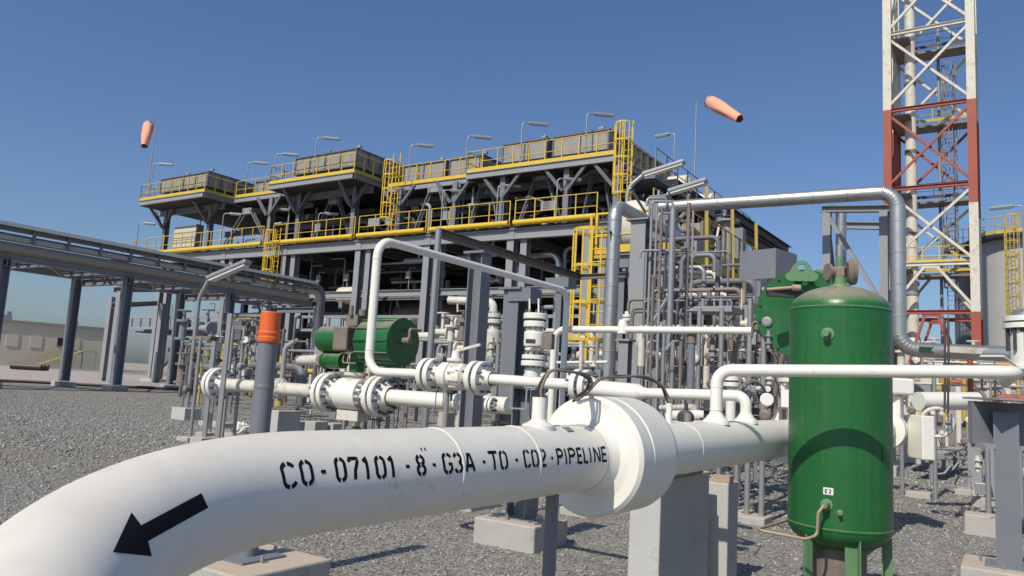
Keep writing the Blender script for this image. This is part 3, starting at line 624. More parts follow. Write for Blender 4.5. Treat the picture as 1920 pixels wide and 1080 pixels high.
for k in range(14):
    s_ = 1+k*(RL-2)/13; MB().hbeam(RC(s_, .3, RZ-1.48*.775), RC(s_, 3.6, RZ-1.48*.775), .14, .18).build('cross_beam', 'grey', rk)
    if k < 13: MB().bar(RC(s_, .4, RZ-1.56*.775), RC(s_+(RL-2)/13, 3.5, RZ-1.56*.775), .09).build('plan_brace', 'grey', rk)
tr = T('cable_tray', 'covered grey cable tray along the top edge of the left pipe rack', 'cable tray', RC(20, 0, RZ-.4*.775))
pth = bend([RC(0, .1, RZ-.12*.775), RC(RL+.25, .1, RZ-.12*.775), RC(RL+.25, .1, .3)], .6, 6)
q = MB()
for a, b in zip(pth, pth[1:]): q.bar(a-(b-a).normalized()*.01, b, .27, .17, RN if abs((b-a).normalized().z) > .5 else Z)
q.build('tray', 'grey', tr); MB().obox(RC(RL/2-.3, .02, RZ+.03), RD*(RL/2-.4), RN*.26, Z*.03).build('cover', 'galv', tr); MB().obox(RC(RL/2-.3, -.3, RZ+.02), RD*(RL/2-.3), RN*.03, Z*.07).build('edge_highlight', 'white', tr)  # white strip paints in the sunlit top edge of the tray cover
q = T('rack_pipe', 'bright metal clad pipe under the cable tray of the left pipe rack', 'pipe', RC(20, 0, RZ-.6*.775))
MB().tube(bend([RC(0, 0.05, RZ-.55*.775), RC(RL-.05, .05, RZ-.55*.775), RC(RL-.05, .05, .3)], .5, 7), .15, 18).build('pipe', 'silver', q)
for i in range(22): MB().obox(RC(1+i*(RL-3)/21, -.14, RZ-.42*.775), RD*.05, RN*.04, Z*.27).build('bracket', 'grey', q)

q = T('rack_pipe', 'lowest thick beige grey insulated pipe on the left pipe rack', 'pipe', RC(20, .4, RZ-1*.775))
MB().cyl(RC(0, .2, RZ-1.02*.775), RC(RL-.8, .2, RZ-1.02*.775), .21, 20).build('pipe', 'tube', q)
for i in range(3):
    q = T('rack_pipe', ('front', 'middle', 'rear')[i]+' one of the three small pipes lying inside the left pipe rack', 'pipe', RC(20, 1+i*.8, RZ-1.2*.775), 'small pipes inside the left pipe rack'); MB().cyl(RC(0, 1.2+i*.8, RZ-1.18*.775), RC(RL-1, 1.2+i*.8, RZ-1.18*.775), .09+.03*i, 10).build('pipe', 'galv', q)
# second frame behind the rack
r2 = T('portal_steelwork', 'low grey portal frame between the left pipe rack and the structure', 'steel frame', W(213, 650, 44)*1.0)
for px, Y in ((215, 43), (297, 50), (410, 46), (200, 47)):
    b = W(px, 660, Y); b.z = 0; MB().hcol(b, 5.2, .4, .4, D2, .05).build('column', 'lgrey', r2)
a = W(213, 543, 43); b = W(298, 543, 50); MB().hbeam(a, b, .25, .3).build('beam', 'lgrey', r2); MB().hbeam(a-Z*.9, b-Z*.9, .25, .3).build('beam', 'grey', r2)
# --------------------------------------------------------------- beige building far left
BA = W(-90, 690, 88); BB = W(205, 690, 100); BA.z = BB.z = 0; BD = (BB-BA).normalized(); BN = V(BD.y, -BD.x, 0); BL = (BB-BA).length; BH = 5.3
bl = T('building', 'low beige flat roofed building far away at the left edge', 'building', (BA+BB)/2)
MB().box((BA+BB)/2-BN*8+Z*BH/2, BL, 16, BH, BD, BN).build('wall', 'beige', bl); MB().box((BA+BB)/2-BN*8+Z*(BH+.1), BL+.5, 16.5, .25, BD, BN).build('roof', 'sheet', bl)
def bw(px): d = ray(px, 660); t = (BA-CAM).dot(BN)/d.dot(BN); return CAM+d*t
for px in (116,): 
    p = bw(px); p.z = 3.3; w = MB().box(p+BN*.05, 1.5, .12, 1.1, BD, BN).build('window', 'lgrey', bl)
    for s_ in (-.36, .36): MB().box(p+BN*.12+BD*s_, .6, .06, .95, BD, BN).build('pane', 'glassdark', w)
for px in (20, 65, 137): 
    p = bw(px); p.z = 3.1; MB().box(p+BN*.04, 1.3, .06, 1.5, BD, BN).build('shutter', 'beige', bl)
for px in (12, 140):
    p = bw(px)-BN*2; p.z = BH+.5; r_ = MB().box(p, .9, .9, .7, BD, BN).build('roof_vent', 'galv', bl); MB().cyl(p+Z*.3, p+Z*.8, .4, 14).build('fan', 'galv', r_)
p = bw(145)+BN*1.2; s1 = MB(); 
q = T('yellow_stair', 'yellow outdoor stair leaning on the far beige building', 'stairs', V(p.x, p.y, 0))
for o in (0, 1): MB().bar(p+BN*o+Z*(2.3-p.z), p+BN*o-BD*5+Z*(.2-p.z), .55, .08, BD).build('stringer', 'yellowold', q)
for o in (0, 1): MB().bar(p+BN*o+Z*(3.3-p.z), p+BN*o-BD*5+Z*(1.2-p.z), .07).build('handrail', 'yellowold', q)
MB().box(p+BN*.5+BD*.8+Z*(2.3-p.z), 1.7, 1.1, .1, BD, BN).build('landing', 'yellowold', q)
for o in (0, 1.5): MB().bar(V(p.x, p.y, 0)+BD*o+BN, V(p.x, p.y, 2.25)+BD*o+BN, .1).build('post', 'grey', q)
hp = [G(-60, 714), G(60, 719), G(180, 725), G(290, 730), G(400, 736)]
hs_ = T('dark_line', 'thin black tube drawing the dark line across the gravel before the left pipe rack', 'dark_line', hp[2]); MB().tube([q_+Z*.07+V(0, .25*math.sin(i*2.2), 0) for i, q_ in enumerate(hp)], .075, 10).build('line_tube', 'rubber', hs_)  # added tube that stands in for a dark line on the ground
p = W(42, 684, 70); p.z = 0
q = T('pipe_stack', 'dark pipe lengths lying on the ground in front of the beige building', 'pipes', p)
for i in range(3): MB().cyl(p+V(-1, i*.5, .3), p+V(1.6, i*.5+.3, .3), .28, 12).build('pipe', 'rubber', q)


t = T('manifold', 'crowded low pipe manifold behind the thick pipeline at the foot of the structure', 'piping', W(800, 700, 24)); thicket(t, 560, 1140, 600, 715, 15, 32, 95, 5)
t = T('manifold', 'jumble of pipes and valves between the orange capped post and the left rack columns', 'piping', W(400, 690, 20)); thicket(t, 330, 540, 615, 700, 20, 32, 42, 6, ('grey', 'brown', 'steeldark', 'steeldark', 'yellowold', 'grey', 'lgrey'))
t = T('manifold', 'dense piping stacked behind the shiny vertical pipe and tall grey column', 'piping', W(1250, 650, 13)); thicket(t, 1175, 1395, 545, 740, 11.5, 17, 85, 7, ('grey', 'galv', 'brown', 'steeldark', 'brown', 'steeldark', 'cream')); thicket(t, 1178, 1290, 440, 560, 12.5, 16, 26, 17, ('grey', 'brown', 'steeldark', 'galv'))
t = T('manifold', 'small pipes and fittings in the shade under the top decks near the corner caged ladder', 'piping', S(30, 2, ZW))
for i in range(45):
    rg = random.Random(200+i); p = S(rg.uniform(0, 34.5), rg.uniform(.5, 3.5), rg.uniform(ZW+.2, ZD-.9)); r = rg.choice([.05, .08, .12])
    if i % 3: MB().tube(bend([p, p+D1*rg.uniform(.8, 2.4), p+D1*2.4+Z*rg.choice([-1, 1])*.6], .2, 4), r, 8).build('pipe', rg.choice(['steeldark', 'grey', 'lgrey', 'dark']), t)
    else: MB().cyl(V(p.x, p.y, ZW), V(p.x, p.y, ZD-.4), r*.7, 7).build('riser', rg.choice(['steeldark', 'lgrey', 'galv']), t)
t = T('manifold', 'pale pipes and valves low between the green tank and the lattice tower foot', 'piping', W(1750, 700, 20)); thicket(t, 1685, 1880, 668, 745, 13, 26, 50, 9, ('cream', 'galv', 'lgrey', 'twhite', 'yellowold', 'red'))
# ================================================================== FOREGROUND PIPELINE
PR = .1095; PHI = .6182; S0 = -.8911
PD = V(math.sin(PHI), math.cos(PHI), .0014).normalized(); PP = CAM+V(.0962, 2.4, -.2325); PLAT = V(PD.y, -PD.x, 0).normalized()
_tab = [(PP+PD*S0, -PD)]; _x = _tab[0][0].copy(); _th = 0; _b = math.atan2(-PD.y, -PD.x)
for _i in range(300):
    _L = _i*.01; _th = min(_th+(.9094+.7639*_L)*.01, 1.9); _d = V(math.cos(_b+_th), math.sin(_b+_th), -.0014-.3243*min(_L, .8)); _x = _x+_d*.01; _tab.append((_x.copy(), _d.normalized()))
def pc(s):                              # centre and tangent (towards +s) of the pipeline
    if s >= S0: return PP+PD*s, PD
    k = (S0-s)/.01; i = min(int(k), 298); f = k-i; return _tab[i][0].lerp(_tab[i+1][0], f), -_tab[i][1].lerp(_tab[i+1][1], f).normalized()
def pax(t): lat = V(t.y, -t.x, 0).normalized(); return lat, lat.cross(t).normalized()
def psurf(s, th, r=PR):
    c, t = pc(s); lat, upv = pax(t); return c+(lat*math.cos(th)+upv*math.sin(th))*r
def pinv(px, py):
    s0, s1, t0, t1 = -2.4, 3.2, -1.3, 3.1; best = None; n, m = 120, 50
    for it in range(8):
        for i in range(n+1):
            s = s0+(s1-s0)*i/n; c, t = pc(s); lat, upv = pax(t)
            for j in range(m+1):
                th = t0+(t1-t0)*j/m; o = (lat*math.cos(th)+upv*math.sin(th))*PR; q = c+o-CAM; k = q.dot(fw)
                if k < .2 or o.dot(q) > 0: continue
                e = (960+FPX*q.dot(RT)/k-px)**2+(540-FPX*q.dot(UP)/k-py)**2
                if best is None or e < best[0]: best = (e, s, th)
        ds = (s1-s0)/n*1.6; dt = (t1-t0)/m*1.6; s0, s1, t0, t1 = best[1]-ds, best[1]+ds, best[2]-dt, best[2]+dt; n = m = 8
    return best[1], best[2]
pl = T('pipeline', 'big white carbon dioxide pipeline curving through the foreground, stencilled with black letters', 'pipeline', PP)
ss = [-2.6+.03*i for i in range(57)]+[ S0+.3, 0, 1, 2, 3, 4, 5, 6, 6.8]
ss = sorted(ss)
def s_at(px): return min([-.8+.005*k for k in range(900)], key=lambda s: abs(PRJ(pc(s)[0]+Z*PR)[0]-px))
cen = [pc(s)[0] for s in ss]; MB().tube(cen, PR, 72).build('pipe', 'white', pl)
def weld(s, w=.006, hh=.0022):
    c, t = pc(s); MB().lathe(c, t, [(-w, PR-.001), (-w*.5, PR+hh*.8), (0, PR+hh), (w*.5, PR+hh*.8), (w, PR-.001)], 72, cap=False).build('weld_bead', 'white', pl)
for x, y, w_ in ((870, 868, .007), (1012, 848, .007), (1318, 830, .006)): weld(pinv(x, y)[0], w_)
# lettering: strokes in a unit cell, broken like a stencil
def arcp(cx, cy, rx, ry, a0, a1, n=8): return [(cx+rx*math.cos(R_(a0+(a1-a0)*k/n)), cy+ry*math.sin(R_(a0+(a1-a0)*k/n))) for k in range(n+1)]
def oval(): # O split top and bottom
    return [arcp(.5, .72, .38, .22, 80, 0, 5)[::-1][::-1]+[(.88, .28)]+arcp(.5, .28, .38, .22, 0, -80, 5), arcp(.5, .72, .38, .22, 100, 180, 5)+[(.12, .28)]+arcp(.5, .28, .38, .22, 180, 260, 5)]
GLY = {
 'O': oval(), 'C': [arcp(.5, .72, .38, .22, 82, 15, 5), arcp(.5, .72, .38, .22, 100, 180, 5)+[(.12, .28)]+arcp(.5, .28, .38, .22, 180, 262, 5), arcp(.5, .28, .38, .22, 278, 345, 5)],
 '7': [[(.08, .93), (.88, .93), (.88, .8), (.55, .42), (.5, .06)], [(.12, .93), (.12, .78)]], '1': [[(.2, .76), (.55, .93), (.55, .04)]],
 '8': [arcp(.5, .71, .32, .2, 80, -80, 7), arcp(.5, .71, .32, .2, 100, 260, 7), arcp(.5, .28, .36, .22, 80, -80, 7), arcp(.5, .28, .36, .22, 100, 260, 7)],
 'G': [arcp(.5, .72, .38, .22, 82, 15, 5), arcp(.5, .72, .38, .22, 100, 180, 5)+[(.12, .28)]+arcp(.5, .28, .38, .22, 180, 262, 5), arcp(.5, .28, .38, .22, 278, 360, 5)+[(.88, .46), (.58, .46)]],
 '3': [arcp(.48, .71, .36, .22, 165, 98, 4), arcp(.48, .71, .36, .22, 82, -80, 7), arcp(.48, .28, .38, .22, 80, -82, 7), arcp(.48, .28, .38, .22, 262, 195, 4)],
 'A': [[(.1, .04), (.42, .95)], [(.9, .04), (.56, .95)], [(.3, .32), (.68, .32)]],
 'T': [[(.0, .93), (.95, .93)], [(.5, .86), (.5, .04)]],
 '2': [arcp(.5, .72, .36, .22, 165, 98, 4), arcp(.5, .72, .36, .22, 82, -20, 6)+[(.3, .28), (.13, .08)], [(.2, .07), (.9, .07)]],
 'P': [[(.12, .04), (.12, .96)], [(.24, .93)]+arcp(.5, .72, .36, .21, 90, -90, 7)+[(.24, .51)]], 'I': [[(.5, .04), (.5, .96)]],
 'E': [[(.12, .04), (.12, .96)], [(.26, .92), (.9, .92)], [(.26, .5), (.8, .5)], [(.26, .08), (.9, .08)]],
 'L': [[(.12, .04), (.12, .96)], [(.26, .08), (.9, .08)]], 'N': [[(.12, .04), (.12, .96)], [(.88, .04), (.88, .96)], [(.24, .86), (.76, .14)]]}
TXT = [('C', 527, 557), ('O', 563, 588), ('-', 602, 611), ('O', 629, 650), ('7', 655, 675), ('1', 679, 697), ('O', 704, 724), ('1', 727, 744), ('-', 761, 768), ('8', 780, 799), ('-', 811, 817),
       ('G', 830, 849), ('3', 851, 868), ('A', 872, 890), ('-', 905, 910), ('T', 918, 935), ('O', 937, 952), ('-', 966, 971), ('C', 982, 995), ('O', 997, 1010), ('2', 1012, 1025), ('-', 1033, 1037),
       ('P', 1044, 1057), ('I', 1058, 1064), ('P', 1066, 1080), ('E', 1082, 1092), ('L', 1094, 1103), ('I', 1104, 1110), ('N', 1113, 1126), ('E', 1128, 1138)]
sL, tL = pinv(540, 891); sR, tR = pinv(1125, 852); HT = .052
def tcen(s): return tL+(tR-tL)*(s-sL)/(sR-sL)
def ycen(x): return 891+(852-891)*(x-540)/585
tb = MB()
def stroke(pts, wd):      # pts in metres (x along pipe, y up around)
    n = len(pts)
    seg = []
    for i in range(n-1):
        (x0, y0), (x1, y1) = pts[i], pts[i+1]; L = math.hypot(x1-x0, y1-y0); k = max(1, int(L/.006))
        for j in range(k): seg.append((x0+(x1-x0)*j/k, y0+(y1-y0)*j/k))
    seg.append(pts[-1]); vs = []
    for i, (x, y) in enumerate(seg):
        a = seg[max(0, i-1)]; b = seg[min(len(seg)-1, i+1)]; dx, dy = b[0]-a[0], b[1]-a[1]; L = math.hypot(dx, dy) or 1; nx, ny = -dy/L*wd/2, dx/L*wd/2
        for sg in (1, -1): xx, yy = x+nx*sg, y+ny*sg; vs.append(psurf(xx, tcen(xx)+yy/PR, PR+.0007))
    tb.add(vs, [(2*i, 2*i+2, 2*i+3, 2*i+1) for i in range(len(seg)-1)])
for ch, x0, x1 in TXT:
    a = pinv(x0, ycen(x0))[0]; b = pinv(x1, ycen(x1))[0]; w = b-a
    if ch == '-': stroke([(a, -.002), (b, -.002)], .0075); continue
    st_ = min(.0088, max(w*.34, .0055)) if ch not in 'I' else .0085
    for pl_ in GLY[ch]: stroke([(a+w*p, (q-.5)*HT) for p, q in pl_], st_)
for xx in (792, 799): a = pinv(xx, 848)[0]; stroke([(a, .034), (a, .0425)], .005)
tb.build('lettering', 'black', pl)
ar = MB()
def patch(c4, n=8):
    vs = []
    for i in range(n+1):
        for j in range(n+1):
            u, v = i/n, j/n; q = pinv(*[(c4[0][k]*(1-u)+c4[1][k]*u)*(1-v)+(c4[3][k]*(1-u)+c4[2][k]*u)*v for k in (0, 1)]); vs.append(psurf(q[0], q[1], PR+.0007))
    ar.add(vs, [(i*(n+1)+j, (i+1)*(n+1)+j, (i+1)*(n+1)+j+1, i*(n+1)+j+1) for i in range(n) for j in range(n)])
patch([(246, 961), (284, 1043), (212, 1036), (211, 1036)])
patch([(261, 987), (377, 925), (390, 952), (275, 1016)])
patch([(246, 961), (264, 985), (277, 1015), (284, 1043)])
ar.build('flow_arrow', 'black', pl)
# insulating joint
JR = .208
def _xm(s): c, t = pc(s); l = V(t.y, -t.x, 0).normalized(); return max(PRJ(c+l*JR*math.cos(a)+Z*JR*math.sin(a))[0] for a in [k*.15 for k in range(42)])
js = min([.2+.005*k for k in range(140)], key=lambda s: abs(_xm(s)-1205)); jc, jt = pc(js)
jL = min([.2+.005*k for k in range(200)], key=lambda s: abs(_xm(s)-1274))-js
MB().lathe(jc, jt, [(-.05, PR+.001), (-.035, PR+.006), (-.008, PR+.020), (0, PR+.05), (0, JR-.012), (.012, JR), (.085, JR), (.088, JR-.004), (.096, JR-.004), (.099, JR), (jL-.03, JR), (jL, JR-.006), (jL+.05, JR-.035), (jL+.055, PR+.03), (jL+.075, PR+.006), (jL+.12, PR+.001)], 96, cap=False).build('insulating_joint', 'white', pl)
def stub(px, py, r, h, ang_pad=True, s=None, nm='nozzle'):
    s = s if s is not None else pinv(px, py)[0]; c, t = pc(s); b = c+Z*(PR-.01); q = MB()
    prof = [(-.01, r*2.3), (.012, r*2.2), (.022, r*1.25), (.03, r), (h, r)] if ang_pad else [(0, r), (h, r)]
    q.lathe(b, Z, prof, 28); return q.build(nm, 'white', pl), b
nz, nb = stub(1012, 800, .0235, .098, s=s_at(1009))
sE = min([.6+.01*k for k in range(120)], key=lambda s: abs(PRJ(pc(s)[0])[0]-1252)); e = pc(sE)[0]; e = V(e.x, e.y, W(1252, 756, e.y).z)-Z*.052; MB().cyl(e-Z*.2, e+Z*.052, .0135, 20).build('nozzle', 'white', pl)
k = psurf(pinv(1062, 804)[0], 1.12, PR+.002); c_, t_ = pc(pinv(1062, 804)[0]); n_ = (k-c_).normalized(); MB().obox(k, t_*.02, n_*.0015, t_.cross(n_)*.012).build('tag_plate', 'galv', pl)
# bonding cables
def cable(label, pts, r=.0048, m='rubber', twin=.011, grp=None):
    t = T('cable', label, 'cable', pts[0], grp); P = [Vector(p) for p in pts]; out = []
    for i in range(len(P)-1):
        p0 = P[max(0, i-1)]; p1 = P[i]; p2 = P[i+1]; p3 = P[min(len(P)-1, i+2)]
        for k in range(8): f = k/8; out.append(.5*((2*p1)+(p2-p0)*f+(2*p0-5*p1+4*p2-p3)*f*f+(3*p1-p0-3*p2+p3)*f**3))
    out.append(P[-1]); rng = random.Random(3)
    for j in range(2 if twin else 1):
        MB().tube([p+PLAT*(twin*(j-.5))+Z*math.sin(i*.35+j*2)*.003 for i, p in enumerate(out)], r, 8).build('strand', m if j == 0 else 'brown', t)
    return t
yb = nb.y
cable('twin brown and black cable arching out of the white nozzle left of the insulating joint', [nb+Z*.09, W(1013, 725, yb), W(1030, 698, yb+.02), W(1060, 695, yb+.05), W(1095, 702, yb+.15), W(1107, 718, yb+.2), W(1098, 735, yb+.25), W(1082, 748, yb+.28)])
yj = e.y
cable('twin black cable arching over the insulating joint to its far nozzle', [W(1078, 752, yj-.75), W(1100, 733, yj-.6), W(1125, 712, yj-.4), W(1160, 706, yj-.25), W(1205, 706, yj-.1), W(1238, 722, yj-.03), W(1250, 742, yj), e+Z*.05])
# ------------------------------------------------------------------ small bore lines
def onpl(px, py, P, d):
    n = V(d.y, -d.x, 0); r = ray(px, py); return CAM+r*((Vector(P)-CAM).dot(n)/r.dot(n))
def ringf(mb, c, ax, r, t=.022, n=28): mb.lathe(c, ax, [(-t/2, r*.97), (-t/2+.002, r), (t/2-.002, r), (t/2, r*.97)], n); return mb
def fpair(parent, c, ax, r, rp, t, gap, nb=8, m='white', bm='bluebolt', inner=1):
    c = Vector(c); ax = Vector(ax).normalized()
    for s_ in (-1, 1):
        q = MB(); o = c+ax*s_*(gap/2+t/2); q.lathe(o, ax, [(-t/2, r*.97), (-t/2+t*.1, r), (t/2-t*.1, r), (t/2, r*.97)], 36)
        q.lathe(o+ax*s_*t/2, ax*s_, [(0, rp*1.5), (t*.8, rp*1.12), (t*1.4, rp)], 24, cap=False); q.build('flange', m, parent)
    MB().lathe(c, ax, [(-gap/2-.001, r*.8), (gap/2+.001, r*.8)], 28, cap=False).build('gasket', 'dark', parent)
    b = MB(); b.bolts(c, ax, r*.82, r*.085, gap/2+t*1.75, nb); b.build('bolt_set', bm, parent)
xx = 1340; sT = s_at(1342); cT = pc(sT)[0]; yT = cT.y
bp = T('bypass_pipe', 'thin white pipe rising from the pipeline and running right in front of the green tank', 'pipe', cT+Z*PR)
topz = W(1345, 694, yT); a1 = V(cT.x, cT.y, topz.z); a2 = W(1905, 698, 3.32)
MB().tube(bend([cT+Z*(PR+.03), a1, a2, a2+V(.28, .5, -.02)], .072, 9), .0295, 28).build('pipe', 'white', bp)
MB().lathe(cT+Z*(PR-.012), Z, [(0, .066), (.014, .062), (.03, .046), (.045, .034), (.055, .030)], 32).build('branch_fitting', 'white', bp)
MB().torus(cT+Z*(PR+.165), Z, .0295, .002, 28).build('weld_bead', 'white', bp)
MB().torus(cT+Z*(PR+.056), Z, .0300, .0025, 28).build('weld_bead', 'white', bp)
sT2 = s_at(1398); cB = pc(sT2)[0]
l2 = T('white_pipe', 'white small bore pipe curving down onto the pipeline beside the thin riser', 'pipe', cB+Z*PR)
e0 = V(cB.x, cB.y, W(1395, 742, cB.y).z); e1 = onpl(1206, 737, e0, D1); e1b = onpl(1112, 728, e0, D1)
MB().tube(bend([cB+Z*(PR+.02), e0, e1], .085, 9), .0295, 28).build('pipe', 'white', l2)
MB().lathe(cB+Z*(PR-.012), Z, [(0, .064), (.014, .06), (.03, .044), (.045, .034), (.055, .030)], 32).build('branch_fitting', 'white', l2)
ax2 = (e1b-e1).normalized(); MB().lathe(e1, ax2, [(-.02, .030), (0, .034), (.03, .050), ((e1b-e1).length, .050)], 28).build('reducer', 'white', l2)
f1 = onpl(1092, 723, e0, D1); fpair(l2, f1, ax2, .098, .045, .036, .022, 10)
g0 = onpl(1076, 722, e0, D1); g1 = onpl(912, 710, e0, D1); g2 = onpl(795, 701, e0, D1); g3 = onpl(690, 697, e0, D1)
l3 = T('white_pipe', 'white pipe between the cable loop and the flanged ball valve in the middle', 'pipe', g0); MB().tube([g0, (g0*.5+g1*.5), g1], .034, 24).build('pipe', 'white', l3)
v1 = T('ball_valve', 'white flanged ball valve in the thin line, above the large pipe in the middle', 'valve', (g1+g2)/2)
ax3 = (g2-g1).normalized(); Lv = (g2-g1).length
fpair(v1, g1+ax3*.06, ax3, .112, .045, .038, .02, 8); fpair(v1, g2-ax3*.06, ax3, .112, .045, .038, .02, 8)
vc_ = (g1+g2)/2; MB().lathe(vc_, ax3, [(-Lv*.2, .05), (-Lv*.17, .085), (-.03, .09), (-.028, .078), (.02, .078), (.022, .095), (Lv*.17, .09), (Lv*.2, .05)], 28).build('body', 'white', v1)
MB().lathe(vc_+Z*.07, Z, [(0, .04), (.03, .04), (.032, .058), (.05, .058), (.052, .03), (.1, .025)], 20).build('bonnet', 'white', v1)
MB().bar(vc_+Z*.17, vc_+Z*.22-ax3*.2, .018).build('lever', 'cream', v1); b = MB(); b.bolts(vc_-ax3*.03, ax3, .085, .01, .03, 10); b.build('bolt_set', 'cream', v1)
MB().obox(vc_-V(0, .092, 0)-ax3*.02, ax3*.016, V(0, .003, 0), Z*.04).build('name_plate', 'dark', v1)
l4 = T('white_pipe', 'tall white pipe loop rising over the middle and sloping away to the right', 'pipe', g3)
h0 = V(g3.x, g3.y, W(712, 449, g3.y).z); h1 = onpl(1063, 556, h0, D2); h1.z = h0.z; h2 = h1-Z*1.6
MB().tube(bend([g2, g3, h0, h1, h2], .13, 9), .0325, 28).build('pipe', 'white', l4)
for p in (g3+Z*.16, h0-Z*.15): MB().torus(p, Z, .033, .003, 24).build('weld_bead', 'white', l4)
# second line at y~615
i0 = W(1040, 617, 8.2); i1 = onpl(1410, 613, i0, D1); i1.z = i0.z; ib = V(i0.x, i0.y, .35)
l5 = T('white_pipe', 'straight white pipe crossing behind the grey column right of the pipe loop', 'pipe', ib)
MB().tube(bend([ib, i0, i1], .14, 8), .036, 20).build('pipe', 'white', l5)
MB().lathe(i0+(i1-i0)*.38, Z, [(-.04, .055), (.04, .05), (.1, .04)], 16).build('branch', 'white', l5)
# ------------------------------------------------------------------ large flanged line behind
q0 = W(740, 745, 9.2)
def Q(px, py=None): p = onpl(px, py or 745, q0, D1); p.z = q0.z; return p
big = T('flanged_pipeline', 'thick cream white flanged pipeline lying low behind the orange capped post', 'pipeline', V(q0.x, q0.y, 0))
MB().cyl(Q(415), Q(602), .088, 28).build('pipe', 'cream', big); MB().cyl(Q(725), Q(1010), .093, 28).build('pipe', 'white', big)
fpair(big, Q(407), D1, .235, .09, .065, .03, 12, 'white'); fpair(big, Q(522), D1, .14, .09, .035, .02, 10, 'cream', 'cream')
MB().dome(Q(396), -D1, .20, .07, 28, 5).build('blind_cap', 'white', big)
bv = T('trunnion_valve', 'bulky white flanged valve in the thick pipeline, directly under the green actuator', 'valve', Q(668))
fpair(bv, Q(616), D1, .25, .12, .07, .03, 14, 'white'); fpair(bv, Q(712), D1, .25, .12, .07, .03, 14, 'white')
bc = Q(664); MB().lathe(bc, D1, [(-.27, .14), (-.2, .2), (.17, .205), (.175, .17), (.29, .15)], 32).build('body', 'white', bv)
b = MB(); b.bolts(bc+D1*.2, D1, .185, .02, .04, 16); b.build('bolt_set', 'silver', bv)
MB().lathe(bc+Z*.17, Z, [(0, .12), (.06, .12), (.062, .15), (.1, .15)], 24).build('bonnet', 'cream', bv)
MB().box(bc-Z*.26, .36, .2, .12).build('foot', 'cream', bv)
ga = T('valve_actuator', 'dark green horizontal valve actuator with two drums, behind the white pipe loop', 'actuator', bc+Z*.27)
MB().box(bc+Z*.36, .13, .13, .3).build('yoke', 'green', ga)
ac = W(665, 637, bc.y)-D1*.0; MB().box(ac-D2*.06, .24, .40, .30).build('gear_box', 'brown', ga, bevel=.02); MB().cyl(ac-D1*.3, ac+D1*.3, .07, 14).build('shaft', 'green', ga)
lc = ac-D1*.2; MB().lathe(lc, -D1, [(0, .17), (.34, .17)], 32).build('left_drum', 'green', ga); MB().dome(lc-D1*.34, -D1, .17, .07, 32, 6).build('drum_end', 'green', ga)
MB().lathe(lc-Z*.27+D1*.04, -D1, [(0, .1), (.3, .1), (.31, .115), (.34, .115)], 24).build('small_cylinder', 'green', ga)
rc = ac+D1*.24-Z*.02; MB().lathe(rc, D1, [(0, .27), (.55, .285)], 40).build('right_drum', 'green', ga)
r_ = MB()
for k in range(12):
    a = 2*math.pi*k/12; A, S_, T_ = frame(D1); n_ = S_*math.cos(a)+T_*math.sin(a); r_.obox(rc+D1*.275+n_*.285, D1*.27, n_*.012, D1.cross(n_)*.006)
r_.build('cooling_ribs', 'green', ga); MB().lathe(rc+D1*.55, D1, [(0, .295), (.02, .295)], 40).build('drum_rim', 'green', ga)
q = MB(); q.cyl(rc+D1*.57+Z*.02, rc+D1*.68+Z*.02, .04, 12); q.tube(bend([rc+D1*.66+Z*.02, rc+D1*.66+Z*.16, rc+D1*.66+Z*.16+D2*.2], .03, 4), .02, 8); q.build('fitting', 'brown', ga)
q = MB(); q.box(ac+Z*.24, .2, .16, .14); q.cyl(ac+Z*.3-D2*.1, ac+Z*.42-D2*.1, .03, 8); q.cyl(ac+Z*.3+D1*.1, ac+Z*.38+D1*.1, .05, 8); q.build('control_block', 'brown', ga)
for o in (.02, .1): MB().tube(bend([ac-Z*.1-D2*.16+D1*o, ac-Z*.3-D2*.2+D1*o, ac-Z*.3-D2*.2+D1*(o+.15)], .04, 4), .008, 6).build('tubing', 'copper', ga)
bf = T('blind_flange', 'small round blind flange stub sticking out of the thick pipeline right of the middle', 'flange', Q(936)); p = Q(930)-D2*.12
q = MB(); q.cyl(Q(905)-D2*.1, p, .03, 16); ringf(q, p, D1, .085, .03); ringf(q, p+D1*.045, D1, .085, .03); q.build('stub', 'white', bf); b = MB(); b.bolts(p+D1*.05, D1, .06, .012, .03, 8); b.build('bolt_set', 'dark', bf)
# ------------------------------------------------------------------ orange capped post
b0 = G(464, 1044, .15); b0.z = 0
cp = T('vent_post', 'grey round post with a bright orange cap standing on a concrete footing', 'post', b0)
htop = W(507, 585, b0.y).z; cz = htop-.17
MB().cyl(b0+Z*.15, b0+Z*cz, .056, 40).build('post', 'bluegrey', cp); MB().lathe(b0+Z*(cz-.28), Z, [(0, .0565), (.004, .058), (.02, .058), (.024, .0565)], 40, cap=False).build('band', 'bluegrey', cp)
MB().lathe(b0+Z*cz, Z, [(-.01, .062), (0, .065), (.02, .065), (.024, .061), (.034, .061), (.037, .0635), (.05, .0635), (.055, .059), (.165, .058), (.17, .055)], 44).build('cap', 'orange', cp)
MB().box(b0+Z*.07, .70, .62, .16).build('footing', 'concrete', cp, bevel=.012); MB().box(b0+Z*.155, .3, .3, .014).build('base_plate', 'bluegrey', cp); q = MB(); q.bolts(b0+Z*.17, Z, .17, .011, .02, 4); q.build('anchor_bolts', 'galv', cp)
